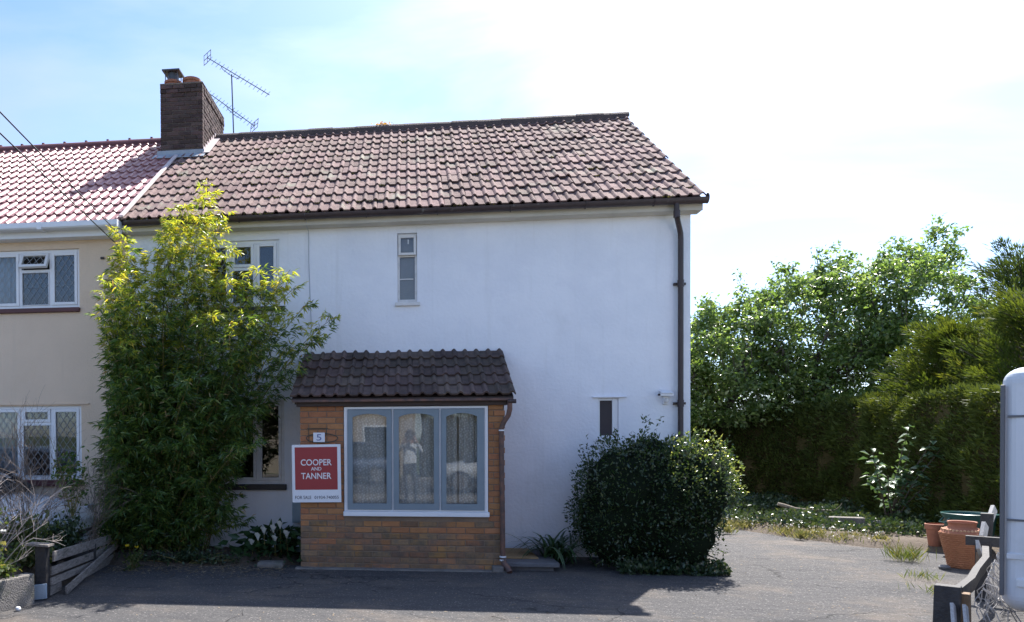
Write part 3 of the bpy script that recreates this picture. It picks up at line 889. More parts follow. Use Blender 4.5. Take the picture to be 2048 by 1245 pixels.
# slim staircase window: top light projecting, lower pane with a cracked bar
x0, x1, z0, z1 = W_SLIM
b = MB(); rect_frame(b, x0 + 0.001, x1 - 0.001, z0 + 0.001, z1 - 0.001, 0.030, 0.030, 0.045, 0.035, 0.03, 0.09); b.box(x0 + 0.031, x1 - 0.031, 0.032, 0.088, 4.105, 4.13)
sw_ = b.build('slim_window', M_oldwhite, house, bevel=0.004)
b = MB(); rect_frame(b, x0 + 0.012, x1 - 0.012, 4.125, z1 - 0.025, 0.034, 0.034, 0.035, 0.045, -0.012, 0.029); b.build('sash', M_oldwhite, sw_, bevel=0.004)
b = MB(); b.box(x0 + 0.045, x1 - 0.045, 0.005, 0.010, 4.16, z1 - 0.07); b.build('pane', M_glass, sw_)
b = MB(); b.box(x0 + 0.03, x1 - 0.03, 0.052, 0.057, z0 + 0.045, 3.80); b.build('pane', M_glass, sw_)
b = MB(); b.box(x0 + 0.03, x1 - 0.03, 0.052, 0.057, 3.81, 4.105); b.build('pane', M_glass, sw_)
b = MB(); b.box(x0 + 0.03, x1 - 0.05, 0.045, 0.06, 3.798, 3.812); b.build('glazing_bar', M_oldwhite, sw_)
b = MB(); b.box(x0 - 0.035, x1 + 0.04, -0.045, 0.029, 3.425, 3.474); b.build('sill', M_oldwhite, sw_, bevel=0.008)
b = MB(); b.box(x0 + 0.14, x0 + 0.155, 0.0, 0.012, 4.28, 4.34); b.build('stay', M_oldwhite, sw_)
b = MB(); b.box(x0 + 0.002, x1 - 0.002, 0.092, 0.10, z0 + 0.002, z1 - 0.002); b.build('frosted_backing', mat('frosted_film', (0.30, 0.27, 0.255), 0.8, (0.24, 0.225, 0.22), 4, 5), sw_)
# small cloakroom window
x0, x1, z0, z1 = W_SMALL
b = MB(); rect_frame(b, x0 + 0.001, x1 - 0.001, z0 + 0.001, z1 - 0.001, 0.028, 0.075, 0.03, 0.03, 0.02, 0.07); cw = b.build('small_window', M_upvc, house, bevel=0.004)
b = MB(); b.box(x0 + 0.028, x1 - 0.075, 0.04, 0.05, z0 + 0.03, z1 - 0.03); b.build('pane', M_brownpanel, cw)
b = MB(); b.box(x0 - 0.02, x1 + 0.01, -0.03, 0.019, z0 - 0.05, z0 - 0.001); b.build('sill', M_render, cw, bevel=0.006)
b = MB(); b.box(x0 - 0.075, x1 + 0.10, -0.035, -0.001, z1 + 0.005, z1 + 0.025); b.build('drip_ledge', M_render, cw, bevel=0.006)

# ------------------------------------------------------------------ chimney (part of the white house)
CX0, CX1, CY0, CY1, CZ1 = -0.335, 0.43, 2.47, 4.0, 7.85
b = MB(); b.box(CX0 + 0.012, CX1 - 0.012, CY0 + 0.012, CY1 - 0.012, 6.2, CZ1 - 0.01)
chim = b.build('chimney', M_cmortar, house)
def brick_mesh(name, m, L=0.215, H=0.065, T=0.1, bv=0.006):
    V = []; hx, hy, hz = L / 2, T / 2, H / 2
    for z in (-hz, hz):
        for x, y in ((-hx, hy), (-hx, -hy + bv), (-hx + bv, -hy), (hx - bv, -hy), (hx, -hy + bv), (hx, hy)):
            V.append((x, y, z * (1.0)))
    V2 = [(x * 0.985, y if y > -hy + 1e-6 else y, z) for x, y, z in V]
    me = bpy.data.meshes.new(name)
    # front face bevelled on all four edges
    f = [(-hx, -hy + bv, -hz), (hx, -hy + bv, -hz), (hx, -hy + bv, hz), (-hx, -hy + bv, hz)]
    g_ = [(-hx + bv, -hy, -hz + bv), (hx - bv, -hy, -hz + bv), (hx - bv, -hy, hz - bv), (-hx + bv, -hy, hz - bv)]
    k = [(-hx, hy, -hz), (hx, hy, -hz), (hx, hy, hz), (-hx, hy, hz)]
    V = f + g_ + k
    Fc = [(4, 5, 6, 7), (0, 1, 5, 4), (1, 2, 6, 5), (2, 3, 7, 6), (3, 0, 4, 7), (1, 0, 8, 9), (2, 1, 9, 10), (3, 2, 10, 11), (0, 3, 11, 8), (9, 8, 11, 10)]
    me.from_pydata(V, [], Fc); me.materials.append(m); me.update(); return me
bm_ch = brick_mesh('chimney_brick', M_cbrick)
def place(me, name, parent, loc, rotz=0.0, scale=(1, 1, 1), rot=None):
    o = bpy.data.objects.new(name, me); COL.objects.link(o); o.parent = parent
    o.location = Vector(loc) - ORIG[parent]; o.rotation_euler = rot or (0, 0, rotz); o.scale = scale
    return o
r_ = random.Random(9)
nc = 0
z = CZ1 - 0.04
row = 0
while z > 6.40:
    proud = 0.012 if row < 2 else 0.0
    off = 0.0 if row % 2 == 0 else 0.1125
    for face in ('front', 'right'):
        a0, a1 = (CX0, CX1) if face == 'front' else (CY0 + 0.11, CY1)
        x = a0 - off if face == 'front' else a0 - (0.1125 - off)
        zmin_y = None
        while x < a1 - 0.01:
            xa, xb = max(x, a0), min(x + 0.215, a1)
            if xb - xa > 0.035:
                mid = (xa + xb) / 2
                yq = CY0 if face == 'front' else mid
                roofz = ZE + math.tan(PITCH) * (yq - YE) if yq < HD else ZR - math.tan(PITCH) * (yq - HD)
                if z > roofz - 0.05:
                    jx = r_.gauss(0, 0.003)
                    if face == 'front':
                        place(bm_ch, 'brick', chim, (mid, CY0 + 0.05 - proud + jx, z), r_.gauss(0, 0.012), ((xb - xa) / 0.215, 1, 1))
                    else:
                        place(bm_ch, 'brick', chim, (CX1 - 0.05 + proud + jx, mid, z), math.pi / 2 + r_.gauss(0, 0.012), ((xb - xa) / 0.215, 1, 1))
                    nc += 1
            x += 0.225
    z -= 0.075; row += 1
b = MB(); b.box(CX0 - 0.01, CX1 + 0.01, CY0 - 0.01, CY1 + 0.01, CZ1 - 0.006, CZ1 + 0.03); b.build('mortar_cap', M_cmortar, chim, bevel=0.02)
b = MB(); b.box(CX0 - 0.004, CX0 + 0.1, CY0 + 0.102, CY1, 6.4, CZ1 - 0.007); b.build('left_brickwork', M_cbrick, chim)
# lead flashing: apron in front, stepped soakers at the side
zf = ZE + math.tan(PITCH) * (CY0 - YE)
b = MB()
b.box(CX0 - 0.06, CX1 + 0.03, CY0 - 0.014, CY0 - 0.004, zf - 0.02, zf + 0.115)
b.prism([(CX0 - 0.10, CY0 - 0.006, zf + 0.055), (CX0 - 0.10, CY0 - 0.19, zf - 0.13 + 0.06), (CX0 - 0.10, CY0 - 0.19, zf - 0.13 + 0.052), (CX0 - 0.10, CY0 - 0.006, zf + 0.045)], (CX1 - CX0 + 0.16, 0, 0))
b.build('flashing', M_lead, chim)
b = MB()
for k in range(7):
    ya = CY0 + k * 0.125; yb = ya + 0.135
    za = ZE + math.tan(PITCH) * (ya - YE) - 0.02
    b.prism([(CX1 + 0.004 + 0.0012 * k, ya, za), (CX1 + 0.004 + 0.0012 * k, yb, za + 0.125 * math.tan(PITCH)), (CX1 + 0.004 + 0.0012 * k, yb, za + 0.21), (CX1 + 0.004 + 0.0012 * k, ya + 0.02, za + 0.21)], (0.006, 0, 0))
b.prism([(CX1 + 0.002, CY0 - 0.05, zf - 0.035 + 0.07), (CX1 + 0.002, HD, ZR + 0.075), (CX1 + 0.13, HD, ZR + 0.075), (CX1 + 0.13, CY0 - 0.05, zf - 0.035 + 0.07)], (0, 0, 0.006))
b.build('side_flashing', M_verge, chim)
# pots
def pot(cx, cy, parent, h=0.16, r=0.135):
    b = MB(); b.lathe([(r * 0.92, CZ1 + 0.02), (r * 0.98, CZ1 + 0.05), (r * 0.96, CZ1 + h * 0.7), (r * 1.08, CZ1 + h * 0.74), (r * 1.1, CZ1 + h), (r * 0.95, CZ1 + h + 0.005), (r * 0.8, CZ1 + h - 0.02), (0.001, CZ1 + h - 0.05)], (cx, cy, 0), 22)
    return b.build('chimney_pot', M_terra, parent, smooth=True)
p1 = pot(-0.175, 2.72, chim, 0.15, 0.145)
p2 = pot(0.165, 2.72, chim, 0.175, 0.150)
b = MB()
for dx_, dy_ in ((-0.11, -0.11), (0.11, -0.11), (0.11, 0.11), (-0.11, 0.11)): b.tube([(-0.175 + dx_, 2.72 + dy_, CZ1 + 0.12), (-0.175 + dx_, 2.72 + dy_, CZ1 + 0.31)], 0.008, 6)
b.lathe([(0.1, CZ1 + 0.13), (0.1, CZ1 + 0.30)], (-0.175, 2.72, 0), 14)
b.box(-0.335, -0.015, 2.56, 2.88, CZ1 + 0.305, CZ1 + 0.328)
b.build('cowl', M_dkmetal, p1)

# ------------------------------------------------------------------ aerial
AY = 4.1
aer = thing('tv_aerial', (0.607, AY, 7.0), 'grey twin television aerial on a thin mast beside the chimney', 'aerial')
b = MB(); b.tube([(0.607, AY, 6.55), (0.600, AY, 7.6), (0.566, AY, 8.76)], 0.013, 8); b.build('mast', M_dkmetal, aer, smooth=True)
def yagi(a, c, refl_end, n, span, cradle):
    a = Vector(a); c = Vector(c)
    d = (c - a).normalized()
    side = Vector((0.62, 0.35, 0.75)); side = (side - d * side.dot(d)).normalized()
    upv = side.cross(d)
    b = MB(); b.bar(a, c, 0.014, 0.014); bm = b.build('boom', M_alu, aer)
    b = MB()
    for k in range(n):
        p = a + (c - a) * ((k + 0.6) / n)
        b.bar(p - side * span * 0.5 + upv * 0.012, p + side * span * 0.5 + upv * 0.012, 0.008, 0.008)
    b.build('director_rods', M_alu, bm)
    e = a if refl_end == 0 else c
    q = Vector((0.85, 0.5, 0.62)); q = (q - d * q.dot(d)).normalized(); w = q.cross(d).normalized()
    b = MB()
    for s in (-1, 0, 1): b.bar(e + w * 0.11 * s - q * 0.115, e + w * 0.11 * s + q * 0.115, 0.012, 0.012)
    for s in (-1, 0, 1): b.bar(e + q * 0.11 * s - w * 0.115, e + q * 0.11 * s + w * 0.115, 0.010, 0.010)
    b.build('reflector', M_alu, bm)
    b = MB(); m0 = a + (c - a) * cradle[0]; m1 = a + (c - a) * cradle[1]; dn = -upv if upv.z > 0 else upv
    b.tube([m0, m0 + dn * 0.07 + d * 0.04, (m0 + m1) / 2 + dn * 0.10, m1 + dn * 0.07 - d * 0.02, m1], 0.007, 6); b.build('cradle_arm', M_dkmetal, bm)
yagi((0.08, AY, 9.12), (1.32, AY, 8.315), 0, 15, 0.16, (0.22, 0.52))
yagi((0.06, AY - 0.02, 8.45), (1.02, AY - 0.02, 7.72), 1, 14, 0.16, (0.42, 0.75))

# ================================================================== neighbour house
nb = thing('neighbour_house', (-3.0, 0, 0), 'beige rendered house with glossy red tiled roof and leaded white windows', 'house')
NX0 = -7.6
WU = (-2.36, -0.735, 3.53, 4.385)
WL = (-2.36, -0.722, 1.02, 2.10)
b = wall_front(NX0, -0.002, -0.1, 4.60, 0.0, 0.26, [WU, WL]); b.build('wall', M_beige, nb)
b = MB(); b.box(NX0, NX0 + 0.26, 0.262, 6.66, -0.1, 4.5); b.box(NX0 + 0.262, -0.002, 6.4, 6.66, -0.1, 4.5); b.build('rear_walls', M_beige, nb)
b = MB(); b.prism([(NX0, 0.0, 4.6), (NX0, 6.66, 4.5), (NX0, HD, 6.95)], (0.26, 0, 0)); b.build('gable_wall', M_beige, nb)
b = MB(); b.box(NX0 + 0.3, -0.02, 0.27, 6.38, 2.42, 2.62); b.box(NX0 + 0.3, -0.02, 0.27, 6.38, -0.1, 0.12); b.box(-0.12, -0.02, 0.27, 6.38, 0.13, 4.5); b.box(NX0 + 0.3, -0.13, 3.2, 3.3, 0.13, 4.5)
b.build('interior', M_room, nb)
roofn = MB()
roofn.prism([(NX0 - 0.05, YE + 0.02, ZE - dn - 0.01), (NX0 - 0.05, HD, ZR - dn - 0.01), (NX0 - 0.05, 2 * HD - YE, ZE - dn), (NX0 - 0.05, 2 * HD - YE, ZE - 0.06), (NX0 - 0.05, HD, ZR - 0.08), (NX0 - 0.05, YE + 0.02, ZE - 0.06)], (-NX0 + 0.045, 0, 0))
roofn_o = roofn.build('roof', M_felt, nb)
lay_tiles(roofn_o, -7.53, 25, 0.30, YE - 0.01, ZE - 0.008, PITCH, 13, 0.345, tile_red, seed=8, jit=0.6,
          keep=lambda x, y: not (x > -0.30 and 2.6 < y < 4.0), single=lambda x, y: x > -2.1 - 2.06 * (y + 0.227) / 3.557)
b = MB(); b.quad((NX0, HD, ZR + 0.015), (-0.01, HD, ZR + 0.015), (-0.01, 2 * HD - YE, ZE + 0.015), (NX0, 2 * HD - YE, ZE + 0.015)); b.build('rear_slope', M_tile_red, roofn_o)
rmr = ridge_mesh('ridge_tile_red', M_ridge_red, 0.448)
for k in range(17):
    x = -0.80 - k * 0.4315
    place(rmr, 'ridge_tile', roofn_o, (x, HD, ZR + 0.02), rot=(0, 0, 0))
    if k < 9:
        b = MB(); b.box(x - 0.02, x + 0.02, HD - 0.02, HD + 0.02, ZR + 0.07, ZR + 0.125); b.build('ridge_clip', M_ridge_red, roofn_o)
b = MB(); b.box(NX0, -0.34, HD - 0.12, HD + 0.12, ZR - 0.10, ZR + 0.0); b.build('ridge_bedding', M_ridge_red, roofn_o)
# pale strip closing the joint between the two roofs
b = MB()
ln = (CY0 - YE) / cpi - 0.02
c0 = Vector((0.0, YE - 0.03, ZE + 0.055)); c1 = Vector((-0.02, CY0 - 0.10, zf - 0.01))
b.bar(c0, c1, 0.07, 0.035, (0, -spi, cpi)); b.build('joint_strip', M_verge, roofn_o, bevel=0.01)
b = MB(); b.box(NX0, -0.012, -0.20, -0.184, 4.50, 4.66); b.build('fascia', M_upvc, nb)
b = MB(); b.box(NX0, -0.012, -0.183, -0.001, 4.50, 4.512); b.build('soffit', M_upvc, nb)
gn = gutter('gutter', NX0, -0.012, GY - 0.005, 4.672, 0.088, M_upvc, nb, boxy=True)
b = MB()
b.box(-0.020, -0.008, GY - 0.097, GY + 0.08, 4.575, 4.675); b.build('gutter_end', M_upvc, gn)
b = MB(); b.box(-1.19, -1.12, GY - 0.097, GY + 0.08, 4.570, 4.678); b.build('gutter_union', M_upvc, gn, bevel=0.006)
upvc_window(nb, 'window', WU, [-1.66, -1.19], {1: 4.085}, lead=True, openers=((1, False),), sill=(-2.42, -0.725, 3.462, 3.527, M_sill, 0.05))
upvc_window(nb, 'window', WL, [-1.66, -1.19], {1: 1.845}, lead=True, sill=(-2.42, -0.69, 0.93, 1.017, M_sill, 0.06))
b = MB(); b.box(-2.5, -0.60, -0.022, -0.001, 2.118, 2.136); b.build('drip_ledge', M_beige, nb)
b = MB(); b.box(-0.405, -0.345, -0.03, -0.002, 4.212, 4.244); b.build('air_vent', M_blacksill, nb, bevel=0.008)

def curtain(name, x0, x1, z0, z1, y, m, label, amp=0.025, waves=7, group=None):
    n = 90
    b = MB(); V = []
    for z in (z0, (z0 + z1) / 2, z1):
        for k in range(n):
            t = k / (n - 1)
            w = math.sin(t * waves * 2 * math.pi + 0.7 * math.sin(t * 9)) * amp * (0.7 + 0.3 * math.sin(t * 13 + z))
            V.append((x0 + (x1 - x0) * t, y + w, z))
    Fc = [(r * n + k, r * n + k + 1, (r + 1) * n + k + 1, (r + 1) * n + k) for r in range(2) for k in range(n - 1)]
    b.add(V, Fc)
    o = b.build(name, m, smooth=True)
    return tag(o, label, 'curtain', group)
curtain('curtain', -2.4, -1.70, 3.5, 4.42, 0.20, M_curtain_blue, 'pale blue curtain behind the upper leaded window of the beige house')
curtain('curtain', -2.4, -1.66, 0.98, 2.14, 0.20, M_curtain_blue, 'pale blue curtain behind the ground-floor leaded window of the beige house')

# ================================================================== porch
PX0, PX1, PY = 2.670, 5.160, -1.197
porch = thing('brick_porch', (3.9, -0.6, 0), 'small orange-brown brick porch with dark tiled lean-to roof on the white wall', 'porch')
OX0, OX1, OZ0, OZ1 = 3.215, 4.962, 0.668, 2.002
b = wall_front(PX0 + 0.008, PX1 - 0.008, -0.05, 2.03, PY + 0.009, 0.10, [(OX0, OX1, OZ0, OZ1)])
b.box(PX0 + 0.008, PX0 + 0.10, PY + 0.11, -0.002, -0.05, 2.03)
b.box(PX1 - 0.10, PX1 - 0.008, PY + 0.11, -0.002, -0.05, 2.03)
pw = b.build('brick_wall', M_mortar, porch)
bm_p = brick_mesh('porch_brick', M_brick); bm_pd = brick_mesh('porch_brick_weathered', M_brick_dirty)
r_ = random.Random(21)
row = 0; z = 0.033
while z < 2.02:
    off = 0.0 if row % 2 == 0 else 0.1125
    ivs = [(PX0, PX1)] if (z + 0.035 < OZ0 or z - 0.03 > OZ1) else [(PX0, OX0 - 0.004), (OX1 + 0.004, PX1)]
    hh = 1.0
    for a0, a1 in ivs:
        x = PX0 - off
        while x < a1:
            xa, xb = max(x, a0), min(x + 0.215, a1)
            if xb - xa > 0.03:
                dirty = z < 0.62 and r_.random() < (1.0 if z < 0.26 else 0.85 if z < 0.42 else 0.45)
                place(bm_pd if dirty else bm_p, 'brick', pw, ((xa + xb) / 2, PY + 0.05 + r_.gauss(0, 0.0015), z), r_.gauss(0, 0.004), ((xb - xa) / 0.215, 1, 1))
            x += 0.225
    # side returns: headers seen end-on from beside the porch
    for sx, rz in ((PX0 + 0.05, -math.pi / 2), (PX1 - 0.05, math.pi / 2)):
        y = PY + 0.11 - (0.1125 - off)
        while y < -0.02:
            ya, yb = max(y, PY + 0.105), min(y + 0.215, -0.004)
            if yb - ya > 0.04:
                place(bm_pd if z < 0.3 else bm_p, 'brick', pw, (sx, (ya + yb) / 2, z), rz, ((yb - ya) / 0.215, 1, 1))
            y += 0.225
    z += 0.075; row += 1
b = MB(); b.box(PX0 - 0.06, PX1 + 0.06, PY - 0.10, PY + 0.02, -0.05, 0.018); b.build('footing', M_concrete, porch, bevel=0.012)
b = MB(); b.box(5.0, 5.13, PY - 0.115, PY - 0.003, 0.0, 0.075); b.build('footing_block', M_concrete, porch, bevel=0.01)
# timber fascia, verge boards and roof
b = MB(); b.box(PX0 - 0.04, PX1 + 0.03, PY - 0.05, PY + 0.09, 2.005, 2.095); b.build('fascia', M_fascia, porch, bevel=0.004)
PP = math.atan2(2.785 - 2.113, 1.330)
pcp, psp = math.cos(PP), math.sin(PP)
PTX0, PTX1 = 2.566, 5.266
b = MB()
b.prism([(PTX0 + 0.02, -1.31, 2.10), (PTX0 + 0.02, -0.002, 2.10 + 1.308 * math.tan(PP)), (PTX0 + 0.02, -0.002, 2.04 + 1.308 * math.tan(PP)), (PTX0 + 0.02, -1.31, 2.06)], (PTX1 - PTX0 - 0.04, 0, 0))
proof = b.build('roof', M_fascia, porch)
lay_tiles(proof, PTX0, 9, 0.30, -1.335, 2.110, PP, 5, 0.300, tile_dark, seed=3, jit=1.6)
b = MB(); b.prism([(PX0 - 0.055, -1.28, 2.03), (PX0 - 0.055, -0.004, 2.03 + 1.276 * math.tan(PP)), (PX0 - 0.055, -0.004, 2.08 + 1.276 * math.tan(PP)), (PX0 - 0.055, -1.28, 2.08)], (0.02, 0, 0))
b.prism([(PX1 + 0.04, -1.28, 2.03), (PX1 + 0.04, -0.004, 2.03 + 1.276 * math.tan(PP)), (PX1 + 0.04, -0.004, 2.08 + 1.276 * math.tan(PP)), (PX1 + 0.04, -1.28, 2.08)], (0.02, 0, 0))
b.build('verge_board', M_fascia, porch)
# gable infill
b = MB()
for xs_ in (PX0 + 0.01, PX1 - 0.09): b.prism([(xs_, PY + 0.095, 2.03), (xs_, -0.003, 2.03), (xs_, -0.003, 2.66)], (0.08, 0, 0))
b.build('gable_infill', M_brick, porch)
# old timber gutter board with a stub at the right end and cast downpipe
b = MB(); b.box(PTX0 + 0.02, PX1 + 0.075, -1.325, -1.30, 2.055, 2.085); b.build('gutter_board', M_copper, porch, bevel=0.004)
b = MB(); b.tube([(PX1 + 0.02, -1.315, 2.045), (PX1 + 0.115, -1.315, 2.045)], 0.026, 10); gs = b.build('gutter_stub', M_brown, porch, smooth=True)
b = MB()
b.tube([(PX1 + 0.045, -1.30, 2.05), (PX1 + 0.045, -1.295, 1.95), (PX1 + 0.03, -1.285, 1.88), (PX1 - 0.02, -1.262, 1.80), (PX1 - 0.048, -1.250, 1.72), (PX1 - 0.048, -1.246, 1.62), (PX1 - 0.032, -1.246, 0.16)], 0.030, 12)
pdp = b.build('downpipe', M_copper, porch, smooth=True)
b = MB(); b.tube([(PX1 - 0.032, -1.246, 0.17), (PX1 - 0.02, -1.262, 0.10), (PX1 + 0.02, -1.30, 0.055), (PX1 + 0.035, -1.34, 0.012)], [0.036, 0.036, 0.036, 0.034], 12); b.build('shoe', M_copper, pdp, smooth=True)
for z in (1.70, 0.145, 0.185):
    b = MB(); b.tube([(PX1 - 0.046 if z > 1 else PX1 - 0.032, -1.247, z - 0.008), (PX1 - 0.046 if z > 1 else PX1 - 0.032, -1.247, z + 0.008)], 0.034 if z > 1 else 0.04, 12); b.build('clip', M_upvc, pdp)

# porch window: white frame, three blue-grey casements with arched heads
WYF = PY - 0.012
b = MB(); rect_frame(b, OX0 + 0.004, OX1 - 0.004, OZ0 + 0.046, OZ1 - 0.004, 0.042, 0.042, 0.02, 0.03, WYF, WYF + 0.08)
MX = (3.816, 4.388)
for mx in MX: b.box(mx - 0.011, mx + 0.011, WYF, WYF + 0.08, OZ0 + 0.067, OZ1 - 0.035)
pwin = b.build('porch_window', M_upvc, porch, bevel=0.004)
b = MB(); b.box(OX0 - 0.005, OX1 + 0.010, PY - 0.055, WYF + 0.075, OZ0 - 0.012, OZ0 + 0.045); b.build('sill', M_upvc, pwin, bevel=0.006)
def arched(x0, x1, z0, z1, sl, sr, sb, st, sag, y0, y1):
    """casement frame with a shallow arched head"""
    ix0, ix1, iz0 = x0 + sl, x1 - sr, z0 + sb
    iztop, izs = z1 - st, z1 - st - sag
    k = 12
    arch = []
    for i in range(k + 1):
        t = i / k
        arch.append((ix1 + (ix0 - ix1) * t, izs + sag * (1 - abs(2 * t - 1) ** 2.4)))
    b = MB()
    def ring(y):
        return [(x0, y, z0), (x1, y, z0), (x1, y, z1), (x0, y, z1)]
    # front and back as strips
    for y, fl in ((y0, 1), (y1, -1)):
        def Q(a, b_, c, d):
            q = [(a[0], y, a[1]), (b_[0], y, b_[1]), (c[0], y, c[1]), (d[0], y, d[1])]
            b.quad(*(q if fl > 0 else q[::-1]))
        Q((x0, z0), (x1, z0), (ix1, iz0), (ix0, iz0))
        Q((x0, z0), (ix0, iz0), (ix0, izs), (x0, z1))
        Q((x1, z1), (ix1, izs), (ix1, iz0), (x1, z0))
        for i in range(k):
            a, c = arch[i], arch[i + 1]
            ta = x1 + (x0 - x1) * (i / k); tb = x1 + (x0 - x1) * ((i + 1) / k)
            Q((a[0], a[1]), (ta, z1), (tb, z1), (c[0], c[1]))
    o = ring(y0); p = ring(y1)
    for i in range(4):
        j = (i + 1) % 4
        b.quad(o[j], o[i], p[i], p[j])
    inner = [(ix0, iz0), (ix1, iz0)] + arch
    m = len(inner)
    for i in range(m):
        a, c = inner[i], inner[(i + 1) % m]
        b.quad((a[0], y0, a[1]), (c[0], y0, c[1]), (c[0], y1, c[1]), (a[0], y1, a[1]))
    return b, (ix0, ix1, iz0, iztop)
edges = [(OX0 + 0.048, MX[0] - 0.013), (MX[0] + 0.013, MX[1] - 0.013), (MX[1] + 0.013, OX1 - 0.048)]
sides = [(0.062, 0.062), (0.062, 0.062), (0.062, 0.085)]
for (xa, xb), (sl_, sr_) in zip(edges, sides):
    bb, (ix0, ix1, iz0, izt) = arched(xa, xb, OZ0 + 0.068, OZ1 - 0.037, sl_, sr_, 0.075, 0.055, 0.042, WYF - 0.020, WYF + 0.03)
    cs = bb.build('casement', M_bluegrey, pwin)
    b = MB(); b.box(ix0 - 0.01, ix1 + 0.01, WYF + 0.004, WYF + 0.009, iz0 - 0.01, izt + 0.01); b.build('pane', M_glass, cs)
    b = MB(); rect_frame(b, ix0 - 0.012, ix1 + 0.012, iz0 - 0.012, izt + 0.012, 0.016, 0.016, 0.016, 0.008, WYF + 0.010, WYF + 0.022); b.build('bead', M_bluegrey, cs)
# net curtains with woven dots
def netmat():
    m, t, p = newmat('net_curtain')
    t.nodes.remove(p)
    n, l = t.nodes.new, t.links.new
    tcn = n('ShaderNodeTexCoord')
    mpn = n('ShaderNodeMapping'); mpn.inputs['Rotation'].default_value = (0, 0.5, 0); mpn.inputs['Scale'].default_value = (1, 0.02, 1)
    l(tcn.outputs['Object'], mpn.inputs[0])
    vo = n('ShaderNodeTexVoronoi'); vo.inputs['Scale'].default_value = 32; vo.inputs['Randomness'].default_value = 0.55
    l(mpn.outputs[0], vo.inputs['Vector'])
    lt = n('ShaderNodeMapRange'); lt.inputs['From Min'].default_value = 0.22; lt.inputs['From Max'].default_value = 0.42
    lt.inputs['To Min'].default_value = 0.98; lt.inputs['To Max'].default_value = 0.66
    l(vo.outputs['Distance'], lt.inputs['Value'])
    df = n('ShaderNodeBsdfDiffuse'); df.inputs['Color'].default_value = (0.86, 0.86, 0.87, 1)
    tl = n('ShaderNodeBsdfTranslucent'); tl.inputs['Color'].default_value = (0.7, 0.69, 0.68, 1)
    m1 = n('ShaderNodeMixShader'); m1.inputs[0].default_value = 0.12
    l(df.outputs[0], m1.inputs[1]); l(tl.outputs[0], m1.inputs[2])
    tp = n('ShaderNodeBsdfTransparent')
    m2 = n('ShaderNodeMixShader')
    l(lt.outputs[0], m2.inputs[0]); l(tp.outputs[0], m2.inputs[1]); l(m1.outputs[0], m2.inputs[2])
    l(m2.outputs[0], t.nodes['Material Output'].inputs['Surface'])
    return m
M_net = netmat()
curtain('net_curtain', OX0 - 0.02, 3.72, OZ0 + 0.02, OZ1 + 0.0, PY + 0.10, M_net, 'dotted white net curtain behind the porch pane beside the sale board', 0.018, 5)
curtain('net_curtain', 3.74, 4.60, OZ0 + 0.02, OZ1 + 0.0, PY + 0.11, M_net, 'dotted white net curtain behind the middle porch pane', 0.022, 8)
curtain('net_curtain', 4.62, OX1 + 0.02, OZ0 + 0.02, OZ1 + 0.0, PY + 0.10, M_net, 'dotted white net curtain behind the porch pane beside the downpipe', 0.022, 6)
b = MB(); b.box(PX0 + 0.10, PX1 - 0.10, PY + 0.11, -0.003, -0.05, 0.05); b.build('floor', M_room, porch)

# ------------------------------------------------------------------ lettering
def text_mesh(body, size, offset=0.0, extrude=0.001):
    cu = bpy.data.curves.new('t', 'FONT')
    cu.body = body; cu.size = size; cu.align_x = 'CENTER'; cu.align_y = 'CENTER'
    cu.offset = offset; cu.extrude = extrude; cu.resolution_u = 3
    o = bpy.data.objects.new('t', cu); COL.objects.link(o)
    dg = bpy.context.evaluated_depsgraph_get()
    me = bpy.data.meshes.new_from_object(o.evaluated_get(dg))
    bpy.data.objects.remove(o); bpy.data.curves.remove(cu)
    return me
def lettering(body, width, height, c, m, parent, name='lettering', offset=0.0, tilt=0.0):
    """text scaled to a real width and height, standing upright and facing -y"""
    me = text_mesh(body, 1.0, offset, 0.01)
    xs = [v.co.x for v in me.vertices]; ys = [v.co.y for v in me.vertices]
    sx = width / (max(xs) - min(xs)); sy = height / (max(ys) - min(ys))
    mx, my = (max(xs) + min(xs)) / 2, (max(ys) + min(ys)) / 2
    for v in me.vertices:
        x, y, zz_ = (v.co.x - mx) * sx, (v.co.y - my) * sy, v.co.z
        ca, sa = math.cos(tilt), math.sin(tilt)
        v.co = (x * ca - y * sa, -zz_ * 0.1, x * sa + y * ca)
    me.materials.clear(); me.materials.append(m)
    o = link_mesh(name, me, parent, c)
    return o
sign = thing('sale_board', (2.88, -1.25, 0.82), 'red and white estate agent sale board fixed to the brick porch', 'sign')
TL = 0.012
def rotbox(b, cx, cz, w, h, y0, y1):
    ca, sa = math.cos(TL), math.sin(TL)
    P = []
    for y in (y0, y1):
        for x, z in ((-w / 2, -h / 2), (w / 2, -h / 2), (w / 2, h / 2), (-w / 2, h / 2)):
            P.append((cx + x * ca - z * sa * -1 * -1, y, cz + x * sa + z * ca))
    b.add(P, [(0, 1, 2, 3), (7, 6, 5, 4), (0, 4, 5, 1), (1, 5, 6, 2), (2, 6, 7, 3), (3, 7, 4, 0)])
SX, SZ = 2.880, 1.181
b = MB(); rotbox(b, SX, SZ, 0.605, 0.712, -1.262, -1.254); b.build('board', M_signwhite, sign)
b = MB(); rotbox(b, SX - 0.003, SZ + 0.062, 0.527, 0.525, -1.2645, -1.2621); b.build('red_panel', M_signred, sign)
b = MB(); b.box(2.70, 2.74, -1.2539, -1.194, 0.86, 1.50); b.box(3.10, 3.14, -1.2539, -1.194, 0.86, 1.50); b.build('batten', M_wood_grey, sign)
lettering('COOPER', 0.385, 0.078, (SX - 0.002, -1.2660, SZ + 0.137), M_lettering, sign, offset=0.012, tilt=TL)
lettering('AND', 0.130, 0.043, (SX - 0.002, -1.2660, SZ + 0.058), M_lettering, sign, offset=0.010, tilt=TL)
lettering('TANNER', 0.375, 0.076, (SX - 0.002, -1.2660, SZ - 0.030), M_lettering, sign, offset=0.012, tilt=TL)
